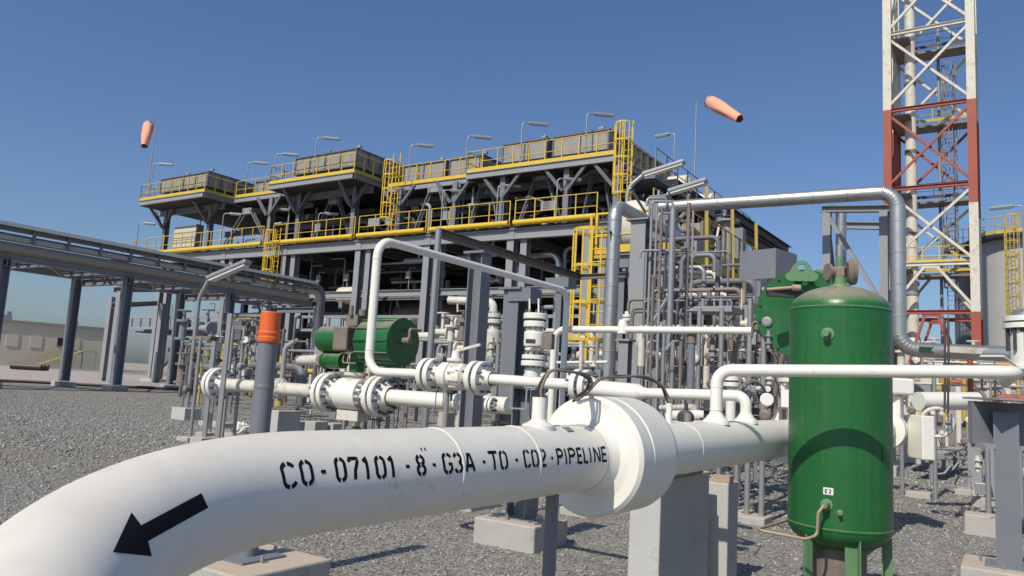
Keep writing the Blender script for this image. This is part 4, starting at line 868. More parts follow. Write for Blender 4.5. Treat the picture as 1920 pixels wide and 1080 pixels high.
# prop and piers under the pipeline
pb = W(1035, 950, 2.50); pb.z = 0
pq = T('pipe_prop', 'thin dark grey round prop under the pipeline just left of the insulating joint', 'post', pb); MB().cyl(pb, V(pb.x, pb.y, CAMH-.2325-PR+.005), .0215, 24).build('post', 'bluegrey', pq); MB().box(pb+Z*.006, .12, .12, .012).build('base_plate', 'brown', pq)
pn = V(.834, -.552, 0); k0 = W(1240, 900, 4.2); k0.z = 0
pi = T('concrete_pier', 'tall pale concrete pier standing close behind the pipeline, right of the insulating joint', 'pier', k0); zt = .73
MB().box(k0-D1*.09+D2*.4+Z*(zt/2), .18, .80, zt).build('pier_wall', 'pier', pi, bevel=.008)
k1 = W(1366, 905, 4.95); k1.z = 0; MB().box(k1-D1*.15+D2*.11+Z*(zt/2-.04), .30, .22, zt-.08).build('pier_wall', 'pier', pi, bevel=.008)
MB().box(k0+D2*.4-D1*.09+Z*(zt+.012), .2, .5, .02).build('bearing_plate', 'brown', pi)
MB().box(k1-D1*.06+D2*.06+Z*(zt-.058), .12, .08, .04).build('shim', 'wood', pi)
kk = G(1000, 1040, 0)
ft = T('pipe_support', 'grey steel column on a low square concrete footing seen under the pipeline', 'pipe support', kk); fc = kk-D1*.27+D2*.25
MB().box(fc+Z*.09, .54, .5, .2).build('footing', 'concrete', ft, bevel=.012); MB().box(fc+Z*.196, .3, .28, .014).build('base_plate', 'galv', ft)
hh = W(985, 730, fc.y).z; MB().hcol(fc+Z*.2, hh-.2, .19, .17, D1, .012).build('column', 'bluegrey', ft)
q = MB(); q.bolts(fc+Z*.21, Z, .16, .012, .02, 4); q.build('anchor_bolts', 'galv', ft)
MB().box(fc+Z*(hh+.008), .24, .2, .012).build('top_plate', 'grey', ft)
q = MB(); c = fc+Z*1.12-D2*.14
for s_ in (-1, 1): q.bar(c+D1*s_*.07-Z*.1, c+D1*s_*.07+Z*.1, .012); q.bar(c-D1*.07+Z*s_*.1, c+D1*.07+Z*s_*.1, .012)
q.build('bracket_frame', 'lgrey', ft)
# ------------------------------------------------------------------ green tank
tc = W(1574, 760, 4.03); tc.z = 0; TR = .252; zb, zt2 = CAMH-.67*4.03/4.35, CAMH+.525*4.03/4.35
gt = T('green_tank', 'upright green pressure tank with a dusty domed top, nearest vessel on the right', 'tank', tc)
MB().lathe(tc, Z, [(zb, TR), (zt2, TR)], 72, cap=False).build('shell', 'green', gt)
MB().dome(tc+Z*zt2, Z, TR, .135, 72, 12).build('top_dome', 'green', gt); MB().dome(tc+Z*zb, -Z, TR, .13, 72, 10).build('bottom_dome', 'green', gt)
for z in (zb, zt2): MB().lathe(tc+Z*z, Z, [(-.008, TR-.001), (-.004, TR+.0025), (.004, TR+.0025), (.008, TR-.001)], 72, cap=False).build('weld_bead', 'green', gt)
MB().obox(tc+V(math.cos(R_(-62)), math.sin(R_(-62)), 0)*(TR+.0008)+Z*(zb+zt2)/2, V(-math.sin(R_(-62)), math.cos(R_(-62)), 0)*.004, V(math.cos(R_(-62)), math.sin(R_(-62)), 0)*.0015, Z*((zt2-zb)/2-.01)).build('weld_bead', 'green', gt)
MB().lathe(tc+Z*.3, Z, [(-.3, .13), (.2, .13)], 32, cap=False).build('skirt', 'brown', gt)
for a in (200, 262, 330, 80): 
    d = V(math.cos(R_(a)), math.sin(R_(a)), 0); q = MB(); s_ = d.cross(Z); b = tc+d*(TR-.05)
    q.obox(b+Z*.27, s_*.03, d*.003, Z*.27); q.obox(b-s_*.03+d*.02+Z*.27, d*.022, s_*.003, Z*.27); q.build('leg', 'ltgreen', gt)
def tnoz(px, py, r, L, m='ltgreen', pad=1.7):
    rr = ray(px, py); d = rr; A_ = d.x**2+d.y**2; ox, oy = CAM.x-tc.x, CAM.y-tc.y; B_ = 2*(d.x*ox+d.y*oy); C_ = ox*ox+oy*oy-TR*TR
    t = (-B_-math.sqrt(B_*B_-4*A_*C_))/(2*A_); p = CAM+d*t; n_ = V(p.x-tc.x, p.y-tc.y, 0).normalized()
    MB().lathe(p, n_, [(-.01, r*pad), (.004, r*pad), (.006, r), (L, r), (L+.004, r*.85)], 20).build('nozzle', m, gt); return p, n_
tnoz(1552, 626, .019, .045); pN, nN = tnoz(1550, 946, .018, .05, 'ltgreen', 1.6); tnoz(1575, 962, .009, .03)
def tdecal(px, py, w, h, m, off=.0015):
    rr = ray(px, py); d = rr; A_ = d.x**2+d.y**2; ox, oy = CAM.x-tc.x, CAM.y-tc.y; B_ = 2*(d.x*ox+d.y*oy); C_ = ox*ox+oy*oy-TR*TR
    t = (-B_-math.sqrt(B_*B_-4*A_*C_))/(2*A_); p = CAM+d*t; a0 = math.atan2(p.y-tc.y, p.x-tc.x); n = 8; vs = []
    for i in range(n+1):
        a = a0+(i/n-.5)*w/TR
        for z in (-h/2, h/2): vs.append(V(tc.x+math.cos(a)*(TR+off), tc.y+math.sin(a)*(TR+off), p.z+z))
    q = MB(); q.add(vs, [(2*i, 2*i+2, 2*i+3, 2*i+1) for i in range(n)]); return q, p, a0
q, p_, a_0 = tdecal(1553, 921, .047, .034, 'dial'); pt = q.build('sign_plate', 'dial', gt)
q = MB()
def tl(x, y): a = a_0+x/TR; return V(tc.x+math.cos(a)*(TR+.0025), tc.y+math.sin(a)*(TR+.0025), p_.z+y)
for pts in ([(-.014, -.008), (-.014, .008)], [(-.014, .008), (-.004, .008)], [(-.014, 0), (-.006, 0)], [(-.014, -.008), (-.004, -.008)], [(.003, .008), (.012, .008)], [(.012, .008), (.012, 0)], [(.012, 0), (.003, -.008)], [(.003, -.008), (.013, -.008)]):
    q.bar(tl(*pts[0]), tl(*pts[1]), .0028, .0028)
q.build('sign_lettering', 'black', pt)
tdecal(1657, 632, .10, .165, 'x')[0].build('label_plate', 'green', gt)
nv = tc+Z*(zt2+.127)
MB().lathe(nv, Z, [(0, .055), (.015, .05), (.02, .036), (.06, .034)], 28).build('top_neck', 'ltgreen', gt)
MB().box(nv+Z*.085, .06, .06, .055).build('valve_body', 'brown', gt, bevel=.006); MB().lathe(nv+Z*.085-V(.04, .0, 0), V(-1, -.1, 0), [(0, .03), (.015, .03), (.018, .045), (.03, .045)], 20).build('side_cap', 'brown', gt)
MB().lathe(nv+Z*.09+V(.035, -.01, 0), V(1, -.25, 0), [(0, .055), (.02, .075), (.045, .068), (.05, .03)], 28).build('gauge_body', 'brown', gt)
MB().cyl(nv+Z*.1, nv+Z*.17, .021, 14).build('top_pipe', 'ltgreen', gt); MB().cyl(nv+Z*.17, nv+Z*.235, .016, 14).build('top_pipe', 'galv', gt)
q = MB(); s1 = pN+nN*.05
q.tube(bend([s1, W(1534, 962, s1.y), W(1532, 1004, s1.y), W(1510, 1011, s1.y-.02), W(1416, 993, s1.y+.05), W(1478, 975, s1.y+.35)], .03, 6), .0075, 12); q.build('drain_tube', 'copper', gt)
# ------------------------------------------------------------------ valves on the pipeline by the tank
def gate_valve(label, c, ax, r, h, m='white', bon=.4, nm='gate_valve', plate=False, top=True):
    t = T(nm, label, 'valve', c); ax = Vector(ax).normalized(); lat = ax.cross(Z).normalized()
    for s_ in (-1, 1): q = MB(); q.lathe(c+ax*s_*r*1.25, ax, [(-r*.16, r*1.15), (r*.16, r*1.15)], 32); q.build('flange', m, t)
    MB().lathe(c, ax, [(-r*1.25, r*.7), (-r*.7, r), (r*.7, r), (r*1.25, r*.7)], 28, cap=False).build('body', m, t)
    q = MB(); q.obox(c+Z*(h*.28), ax*r*.62, lat*r*.8, Z*(h*.28)); q.build('neck', m, t, bevel=r*.1)
    q = MB(); q.lathe(c+Z*h*.56, Z, [(0, r*1.05), (r*.16, r*1.05), (r*.17, r*.9), (r*.22, r*.9), (r*.23, r*1.05), (r*.38, r*1.05)], 28); q.build('bonnet_flange', m, t)
    b = MB(); b.bolts(c+Z*(h*.56+r*.2), Z, r*.9, r*.09, r*.34, 10); b.build('bolt_set', m, t)
    if top: MB().lathe(c+Z*(h*.56+r*.38), Z, [(0, r*.5), (h*.2, r*.4), (h*.22, r*.25), (h*.4, r*.2)], 20).build('stem_housing', m, t)
    if plate: q = MB(); k_ = W(*plate, c.y-.25); q.wbox(k_, .055, .008, .085); q.build('plate_frame', 'brown', t); MB().wbox(k_-V(0, .005, 0), .024, .006, .06).build('plate_face', 'dark', t)
    return t
gv = pc(3.15)[0]
t = gate_valve('tall white gate valve half hidden behind the left side of the green tank', gv+PD*.05, PD, .155, .62, plate=(1469, 776))
MB().lathe(W(1437, 750, gv.y-.1), V(-.2, -1, .1), [(0, .02), (.01, .042), (.03, .042), (.034, .036)], 24).build('gauge', 'dial', t)
wv = pc(6.4)[0]
t = gate_valve('squat white valve with crown bolts where the pipeline reappears right of the green tank', wv, PD, .165, .6, top=False)
MB().wbox(wv+V(.0, -.05, .42), .34, .3, .16).build('cover_box', 'white', t, bevel=.02); MB().wbox(wv+V(.27, -.1, -.06), .12, .3, .42).build('side_plate', 'white', t, bevel=.01)
q = MB(); q.torus(W(1757, 792, 8.2), V(-.5, -1, 0), .15, .022, 22, 8); q.bolts(W(1757, 792, 8.2), V(-.5, -1, 0), .11, .025, .03, 8); q.build('gear_wheel', 'cream', t)
p = T('white_pipe', 'pale horizontal pipe right of the squat white valve', 'pipe', W(1780, 752, 9)); MB().tube([W(1722, 752, 8.8), W(1832, 752, 9.0)], .105, 28).build('pipe', 'white', p); MB().lathe(W(1832, 752, 9.0), V(1, .02, 0), [(0, .13), (.04, .13)], 28).build('flange', 'brown', p)
for i, (a, b, y0, y1) in enumerate(((1771, 1771, 600, 772), (1778, 1777, 600, 774))):
    cable(('left', 'right')[i]+' of the two black cables hanging down right of the green tank', [W(a, y0, 8.0), W((a+b)/2+1, (y0+y1)/2, 7.9), W(b, y1, 7.8)], .011, 'rubber', 0, 'black cables hanging right of the green tank')
# concrete piers right
def block(label, px, py, z, sx, sy, h, grp=None, m='concrete', nm='concrete_block', ax=D1, ay=D2):
    c = G(px, py, 0); o = MB().box(c+Z*h/2, sx, sy, h, ax, ay).build(nm, m, None, bevel=.01, origin=c); tag(o, label, 'concrete block', grp); return o
block('pale concrete block under the squat white valve', 1712, 868, 0, .35, .5, .42, m='pier')
block('tall concrete pier just right of the squat white valve', 1752, 862, 0, .3, .4, .62, m='pier')
# ------------------------------------------------------------------ right hand steel
def cpost(label, px, pyb, hz_, w, foot=.5, fh=.16, m='lgrey', grp=None, nm='steel_post', d=None):
    b = G(px, pyb, fh); b.z = 0; t = T(nm, label, 'post', b, grp)
    MB().box(b+Z*(fh/2-.01), foot, foot, fh+.02).build('footing', 'concrete', t, bevel=.012); MB().box(b+Z*(fh+.006), w*1.9, w*1.9, .012).build('base_plate', m, t); q = MB(); q.bolts(b+Z*(fh+.02), Z, w*1.15, .011, .022, 4); q.build('anchor_bolts', 'galv', t)
    MB().hcol(b+Z*fh, hz_-fh, w, w, d or D2, w*.07).build('column', m, t); return t, b
t, b = cpost('nearest grey steel column at the right edge on a tan topped footing', 1893, 1062, 1.2, .15, .56, .16, 'bluegrey')
tb2 = T('steel_table', 'grey steel pipe shelf with a top plate extended to shade it at the right edge', 'support', b+Z*1.0)
c = b+V(.12, .1, 1.12); MB().wbox(c, .62, .05, .30).build('web', 'bluegrey', tb2); MB().wbox(c+V(0, -.12, .17), .62, .42, .015).build('top_plate', 'lgrey', tb2); MB().wbox(c+V(-.14, -.05, -.16), .3, .16, .03).build('lower_flange', 'lgrey', tb2)  # top plate extended towards the camera to keep the web in shade
cpost('slim grey column on the far footing between the curved rail bench and the right edge', 1829, 917, 1.28, .17, .5, .08, 'lgrey', d=D2)
cpost('second slim grey column close behind the nearest column at the right edge', 1856, 935, 1.25, .12, .4, .1, 'lgrey')
block('small tan topped concrete block left of the nearest right column', 1848, 1004, 0, .34, .3, .2)
block('bright concrete block behind the nearest right column', 1866, 958, 0, .3, .3, .14)
# curved rail bench
bq = G(1752, 903, 0); bt = T('pipe_bench', 'low steel step bench with curved hoop legs right of the green tank', 'bench', bq)
zz = .43; p0 = W(1712, 853, bq.y); p1 = W(1770, 851, bq.y+.05); bd = (W(1822, 825, bq.y+3.4)-p1); bd.z = 0; bd.normalize(); p0.z = p1.z = zz
L_ = 3.4; q = MB(); q.add([p0, p1, p1+bd*L_, p0+bd*L_, p0+Z*.03, p1+Z*.03, p1+bd*L_+Z*.03, p0+bd*L_+Z*.03], [(3, 2, 1, 0), (4, 5, 6, 7), (0, 1, 5, 4), (1, 2, 6, 5), (2, 3, 7, 6), (3, 0, 4, 7)]); q.build('step_plate', 'lgrey', bt)
MB().bar(p0-Z*.03, p1-Z*.03, .04, .06).build('front_beam', 'lgrey', bt)
for k in range(4):
    a = p1+bd*(.1+k*1.0)-V(.02, 0, 0); MB().tube(bend([a, a+V(.16, .02, -.12), a+V(.02, .02, -.30), a+V(-.2, 0, -.33)], .06, 4), .018, 8).build('hoop_leg', 'lgrey', bt)
for k in (0.1, 1.6, 3.2): a = (p0*.45+p1*.55)+bd*k; MB().bar(V(a.x, a.y, 0), a, .05).build('post', 'lgrey', bt)
# valve cut by the right edge
rv = W(1932, 650, 6.6); t = T('edge_valve', 'stout white vertical valve with a bolted face cut by the right edge', 'valve', rv-Z*.3)
MB().lathe(rv, Z, [(-.26, .12), (-.2, .17), (-.17, .17), (-.165, .15), (.12, .16), (.125, .13)], 32).build('body', 'white', t)
for z in (.155, .215): MB().lathe(rv+Z*z, Z, [(0, .20), (.045, .20)], 36).build('flange', 'white', t)
MB().dome(rv+Z*.26, Z, .15, .08, 28, 5).build('cap', 'silver', t); MB().cyl(rv+Z*.3, rv+Z*.42, .05, 12).build('stem', 'white', t)
b = MB(); b.bolts(rv+Z*.1, Z, .17, .016, .14, 12); b.build('bolt_set', 'dark', t)
fn = V(-.25, -.97, 0); MB().lathe(rv+fn*.15-V(0.03, 0, .02), fn, [(0, .06), (.02, .06), (.022, .035), (.03, .035)], 20).build('face_boss', 'white', t); b = MB(); b.bolts(rv+fn*.17-V(.03, 0, .02), fn, .048, .008, .012, 8); b.build('boss_bolts', 'dark', t)
MB().tube(bend([W(1838, 668, 6.3), W(1882, 668, 6.3), W(1912, 692, 6.4)], .05, 4), .009, 8).build('lever', 'white', t)
MB().box(rv-Z*.62, .12, .12, .72).build('support_post', 'lgrey', t)
# ------------------------------------------------------------------ silver insulated lines
s1 = T('insulated_pipe', 'shiny metal clad vertical pipe with an elbow at the top, centre right', 'insulated pipe', W(1143, 690, 14))
a = W(1146, 560, 14.0); base = V(a.x, a.y, 1.15); top = V(a.x, a.y, W(1155, 384, 14).z); endp = top+D2*9
pth = bend([base, top, endp], .3, 8); MB().tube(pth, .128, 28).build('cladding', 'silver', s1)
for z in (1.9, 2.75, 3.1, 3.6, 4.05, 4.35): MB().lathe(V(a.x, a.y, z), Z, [(0, .1285), (.004, .131), (.02, .131), (.024, .1285)], 28, cap=False).build('band', 'galv', s1)
for i in range(3, 9): MB().lathe(pth[i], (pth[i]-pth[i-1]).normalized() if i < len(pth) else Z, [(-.006, .1285), (0, .132), (.006, .1285)], 28, cap=False).build('band', 'galv', s1)
for k in range(6): MB().lathe(top+D2*(1+k*1.3), D2, [(0, .1285), (.004, .131), (.03, .131), (.034, .1285)], 24, cap=False).build('band', 'galv', s1)
MB().lathe(base, Z, [(-.5, .07), (-.2, .075), (0, .1)], 20).build('neck', 'white', s1)
q = MB(); ay = W(1145, 441, 13.86); q.bar(ay-Z*.1, ay+Z*.03, .012, .004, V(0, 1, 0)); q.prism([ay+V(-.035, 0, .03), ay+V(.035, 0, .03), ay+V(0, 0, .1)], V(0, .006, 0)); q.build('flow_arrow', 'black', s1)
s2 = T('insulated_pipe', 'long shiny metal clad pipe running right at roof height, then dropping down beside the tower', 'insulated pipe', W(1690, 640, 12.9))
A1 = W(1238, 386, 15.0); A2 = W(1683, 363, 12.9); A1.z = A2.z = (A1.z+A2.z)/2; A3 = V(A2.x, A2.y, W(1692, 655, 12.9).z); A4 = W(1888, 659, 12.6); A4.z = A3.z
pth = bend([A1, A2, A3, A4], .3, 8); MB().tube(pth, .125, 28).build('cladding', 'silver', s2)
dd = (A2-A1).normalized()
for k in range(1, 8): MB().lathe(A1+dd*(k*.58), dd, [(0, .1255), (.004, .128), (.022, .128), (.026, .1255)], 28, cap=False).build('band', 'galv', s2)
for k in range(1, 5): MB().lathe(A2-Z*(k*.55), Z, [(0, .1255), (.004, .128), (.022, .128), (.026, .1255)], 28, cap=False).build('band', 'galv', s2)
for i in list(range(2, 9))+list(range(11, 18)): MB().lathe(pth[i], (pth[i]-pth[i-1]).normalized(), [(-.006, .1255), (0, .129), (.006, .1255)], 28, cap=False).build('band', 'galv', s2)
q = (A4-A3).normalized(); MB().wbox(A3+q*.42-V(0, .126, -.0), .34, .012, .1).build('marker_plate', 'ventgreen', s2); MB().wbox(A3+q*1.2-V(0, .124, -.02), 1.2, .012, .1).build('pale_strip', 'twhite', s2)
fr = T('braced_steelwork', 'grey braced steel frame holding up the long metal clad pipe left of the tower', 'steel frame', W(1600, 700, 14))
tops = []
for px, Y in ((1551, 14.2), (1657, 13.5), (1575, 15.4), (1668, 14.8)):
    a = W(px, 392, Y); tops.append(a); MB().hcol(V(a.x, a.y, 0), a.z-.05, .14, .15, D2, .015).build('column', 'lgrey', fr); MB().box(V(a.x, a.y, .08), .4, .4, .18).build('footing', 'concrete', fr, bevel=.01)
MB().hbeam(tops[0]-D1*.1, tops[1]+D1*.1, .14, .12).build('beam', 'lgrey', fr)
b_ = V(tops[3].x, tops[3].y, 2.0); MB().bar(tops[0]-Z*.1, V(tops[1].x, tops[1].y, 2.95), .07).build('brace', 'lgrey', fr); MB().bar(tops[0]-Z*.1, V(tops[2].x, tops[2].y, 2.6), .07).build('brace', 'grey', fr)
for s_ in (0, 1): MB().hbeam(tops[s_], tops[s_+2], .14, .14).build('beam', 'grey', fr)
MB().hbeam(tops[2]-Z*.35, tops[3]-Z*.35, .12, .14).build('beam', 'lgrey', fr)
for z in (2.95, 2.72): MB().bar(V(tops[0].x, tops[0].y, z), V(tops[1].x, tops[1].y, z), .04).build('rail', 'grey', fr)
q = T('insulated_pipe', 'short metal clad vertical pipe inside the braced frame above the green tank', 'insulated pipe', W(1575, 560, 15)); a = W(1577, 400, 14.8); MB().cyl(V(a.x, a.y, .2), a, .1, 20).build('cladding', 'silver', q)
for z in (3.0, 3.5, 4.0): MB().lathe(V(a.x, a.y, z), Z, [(0, .101), (.02, .104), (.04, .101)], 20, cap=False).build('band', 'galv', q)
# ------------------------------------------------------------------ columns in the middle ground
def mcol(label, px, py0, py1, Y, w, m='bluegrey', face=D1, plate=True):
    b = W(px, py0, Y); top = b.z; b.z = 0; t = T('steel_column', label, 'column', b); MB().hcol(b, top, w, w, face, w*.08).build('column', m, t); MB().box(b+Z*.05, .5, .5, .12).build('footing', 'concrete', t, bevel=.01)
    if plate: MB().box(V(b.x, b.y, top+.012), w*1.5, w*1.5, .024).build('top_plate', m, t)
    return t, V(b.x, b.y, top)
t, tA = mcol('dark blue grey column in the centre, passing behind the sloping white pipe', 901, 478, 0, 7.6, .165)
t, tB = mcol('tall grey column right beside the shiny vertical pipe', 1203, 416, 0, 13.2, .28, 'lgrey', face=D2)
t, tC = mcol('short grey column between the shiny vertical pipe and the tall column', 1173, 640, 0, 9.5, .13, 'lgrey', face=D2)
t, tD = mcol('dark column just behind the stack of white flanges', 968, 545, 0, 8.6, .2, face=D2); MB().box(tD+D1*.12-Z*.06, .30, .24, .15).build('saddle_box', 'bluegrey', t)
t, tE = mcol('column with a pale bracket under the brown channel beam', 1052, 524, 0, 10.8, .09, face=D2); MB().box(tE-Z*.06, .38, .24, .14).build('saddle_box', 'bluegrey', t)
gp = T('galvanised_pipe', 'galvanised stand pipe with rows of dark marks in the middle of the picture', 'pipe', W(808, 670, 11)); a = W(821, 455, 11.5); MB().cyl(V(a.x, a.y, .3), V(a.x, a.y, W(829, 428, 11.5).z), .05, 18).build('pipe', 'galv', gp)
cb = V(a.x, a.y, W(832, 437, 11.5).z)
q = T('channel_beam', 'dusty brown channel beam sloping down to the right from the galvanised stand pipe', 'beam', cb)
e2 = onpl(1085, 522, cb, D2); e2.z = cb.z; MB().hbeam(cb, e2, .12, .13, .012).build('channel', 'brown', q); q1 = onpl(1290, 516, e2, D1); q1.z = e2.z; MB().hbeam(e2, q1, .1, .1).build('channel', 'brown', q)
# white flange stacks
def fstack(label, px, py, Y, items, stem=None, m='white', nm='flanged_valve'):
    c = W(px, py, Y); t = T(nm, label, 'valve', V(c.x, c.y, 0))
    for kind, y0, y1, rpx in items:
        za, zb_ = W(px, y1, Y).z, W(px, y0, Y).z; r = rpx*Y/FPX
        o = MB().lathe(V(c.x, c.y, za), Z, [(0, r*.96), ((zb_-za)*.12, r), ((zb_-za)*.88, r), (zb_-za, r*.96)], 28)
        if kind == 'b': o = MB(); o.bolts(V(c.x, c.y, (za+zb_)/2), Z, r, r*.11, (zb_-za)/2, 10)
        o.build({'f': 'flange', 'n': 'neck', 'p': 'pipe', 'b': 'bolt_set', 'd': 'name_plate', 'B': 'body'}[kind], {'b': 'bluebolt', 'd': 'dark'}.get(kind, m), t)
    return t, c
t, c = fstack('tall stack of white flanges with blue bolts right of the dark centre column', 1002, 640, 7.0, [('b', 582, 618, 19), ('f', 588, 599, 23), ('f', 603, 614, 22), ('n', 614, 622, 15), ('B', 622, 650, 20), ('f', 652, 658, 17), ('n', 658, 666, 12), ('b', 660, 690, 18), ('f', 666, 674, 22), ('f', 677, 687, 23), ('p', 687, 760, 14)])
MB().wbox(W(995, 640, 6.85), .09, .02, .04).build('name_plate', 'dark', t); MB().box(c+D1*.14, .12, .06, .14).build('side_box', 'brown', t)
for x in (993, 1010): MB().cyl(W(x, 590, 7), W(x, 560, 7), .009, 8).build('rod', 'white', t)
t, c = fstack('white flanged valve under the short white elbow, left of centre column', 925, 620, 9.6, [('f', 588, 596, 13), ('f', 599, 607, 14), ('b', 585, 612, 11), ('n', 607, 618, 9), ('B', 618, 655, 15), ('p', 655, 760, 10)], m='cream')
pw = T('white_pipe', 'short white elbow pipe hanging over the flanged valve left of the centre column', 'pipe', W(880, 565, 9.6)); MB().tube(bend([W(842, 563, 9.9), W(925, 566, 9.6), W(925, 590, 9.6)], .1, 7), .052, 20).build('pipe', 'cream', pw)
for x in (858, 882): MB().cyl(W(x, 570, 9.8), W(x, 640 if x > 870 else 585, 9.8), .012, 8).build('hanger', 'cream', pw)
t, c = fstack('white flange stack farther back, between the centre column and the blue bolted stack', 952, 640, 10.2, [('f', 608, 617, 13), ('f', 619, 627, 13), ('B', 627, 660, 8), ('f', 661, 668, 12), ('p', 668, 770, 8)], m='cream')
t, c = fstack('slender stack of small white flanges just left of the dark centre column', 879, 640, 9.0, [('f', 598, 604, 6), ('n', 604, 610, 3), ('f', 610, 617, 6), ('f', 620, 626, 6), ('n', 626, 634, 3.5), ('B', 634, 646, 6), ('p', 646, 740, 4)])
t, c = fstack('pair of white flanges below the thin riser, seen under the horizontal thin pipe', 1371, 715, 7.5, [('f', 706, 714, 15), ('b', 702, 726, 12), ('f', 717, 725, 15), ('p', 725, 800, 9), ('n', 695, 706, 9)])
t, c = fstack('small white flanges behind the straight white pipe near the shiny vertical pipe', 1175, 600, 8.8, [('f', 590, 595, 8), ('f', 597, 602, 8), ('n', 602, 612, 4), ('n', 584, 590, 4)])
# ------------------------------------------------------------------ instrument stands
rng = random.Random(21)
def cluster(root, c, w, d, h, n, mats=('brown', 'lgrey', 'galv', 'dark', 'cream'), seed=1):
    rg = random.Random(seed)
    for i in range(n):
        p = c+D1*rg.uniform(-w/2, w/2)+D2*rg.uniform(-d/2, d/2)+Z*rg.uniform(0, h); m = rg.choice(mats); k = rg.random(); s_ = rg.uniform(.6, 1.3)
        if k < .3: q = MB(); q.lathe(p, D2, [(-.05*s_, .03*s_), (-.04*s_, .05*s_), (.03*s_, .05*s_), (.035*s_, .03*s_), (.08*s_, .03*s_)], 14); q.cyl(p-Z*.12*s_, p+Z*.1*s_, .014*s_, 8); q.build('transmitter', m, root)
        elif k < .5: MB().box(p, .09*s_, .06*s_, .11*s_).build('housing', m, root, bevel=.005)
        elif k < .8:
            e = p+D1*rg.uniform(-.2, .2)-Z*rg.uniform(.1, .35); MB().tube(bend([p, p+D1*rg.uniform(-.12, .12), V(e.x, p.y, p.z)+V(0, .03, 0), e], .03, 4), .007*s_, 6).build('tubing', rg.choice(['copper', 'brown', 'galv', 'rubber']), root)
        else: q = MB(); q.cyl(p-Z*.09, p+Z*.09, .025*s_, 10); q.lathe(p+Z*.03, Z, [(0, .045*s_), (.015, .045*s_)], 12); q.lathe(p-Z*.04, Z, [(0, .045*s_), (.015, .045*s_)], 12); q.build('small_valve', m, root)
def istand(label, px, pyc, Y, hood=True, gauge=None, seed=1, n=16, hw=.62, w=.5, h=.9, z0=.5, posts=(0,)):
    c = W(px, pyc, Y); b = V(c.x, c.y, 0); t = T('instrument_stand', label, 'instruments', b)
    for o in posts: MB().cyl(b+D1*o, b+D1*o+Z*c.z, .028, 12).build('post', 'galv', t)
    MB().box(b+Z*.03, .3, .3, .08).build('footing', 'concrete', t, bevel=.01)
    if hood:
        p = c; q = MB(); q.prism([p-D1*hw/2-Z*.035, p-D1*hw*.28+Z*.02, p+D1*hw/2+Z*.02, p+D1*hw/2-Z*.045], D2*.4); q.build('sun_hood', hood if isinstance(hood, str) else 'brown', t)
    cluster(t, V(c.x, c.y, z0)+D2*.1, w, .3, h, n, seed=seed)
    if gauge:
        g_ = W(gauge[0], gauge[1], Y-.12); q = MB(); q.lathe(g_, V(.1, 1, 0), [(0, gauge[2]), (.04, gauge[2])], 24); q.build('gauge_case', 'brown', t); MB().lathe(g_-V(0, .004, 0), V(.1, 1, 0), [(0, gauge[2]*.86), (.003, gauge[2]*.86)], 24).build('gauge_dial', 'dial', t)
        MB().bar(g_-V(0, .008, .0), g_+V(-.02, -.008, gauge[2]*.6), .006).build('needle', 'black', t)
    return t
istand('instrument stand with a brown sun hood, left of the two hooded stands', 377, 632, 12.5, seed=2, w=.7, h=1.1, z0=.7, n=26, hw=.55)
istand('instrument stand with a sun hood and white gauge, left of the orange cap', 447, 613, 11.5, gauge=(460, 637, .055), seed=5, w=.6, h=1.15, z0=.75, n=30, hw=.55, posts=(-.12, .15))
istand('instrument stand under the wedge shaped grey hood in front of the right hand piping', 1328, 577, 8.6, hood='lgrey', seed=9, w=.5, h=1.0, z0=1.1, n=30, hw=.54, posts=(-.1, .16))
istand('bare instrument stand below the straight white pipe, left of the grey hood', 1262, 640, 9.0, hood=False, seed=12, w=.35, h=.9, z0=.9, n=22)
istand('instrument stand crowded with tubing left of the big green disc', 1418, 560, 7.6, hood=False, seed=15, w=.3, h=1.2, z0=.9, n=36, posts=(-.06, .08))
istand('dusty gauges and fittings behind the ball valve in the middle', 845, 640, 8.2, hood=False, seed=18, w=.45, h=.5, z0=1.0, n=14)
istand('cluster of dark fittings on the valve right of the centre column', 935, 645, 8.8, hood=False, seed=25, w=.4, h=.35, z0=1.3, n=18)
istand('low instruments right of the blue bolted flange stack', 1100, 700, 7.5, hood=False, seed=33, w=.6, h=.4, z0=1.0, n=14)
istand('pale fittings between the insulating joint and the thin riser', 1290, 775, 5.6, hood=False, seed=41, w=.35, h=.25, z0=.85, n=12)
istand('brown instruments at the foot of the hooded stands on the left', 495, 690, 12.0, hood=False, seed=44, w=.5, h=.6, z0=.6, n=12)
hs = T('steel_post', 'smooth grey round post under the straight white pipe, left of the grey hood', 'post', W(1296, 800, 7.4)); a = W(1297, 640, 7.4); MB().cyl(V(a.x, a.y, 0), a, .038, 20).build('post', 'bluegrey', hs); MB().lathe(a, Z, [(-.02, .045), (.16, .04)], 20).build('collar', 'brown', hs)
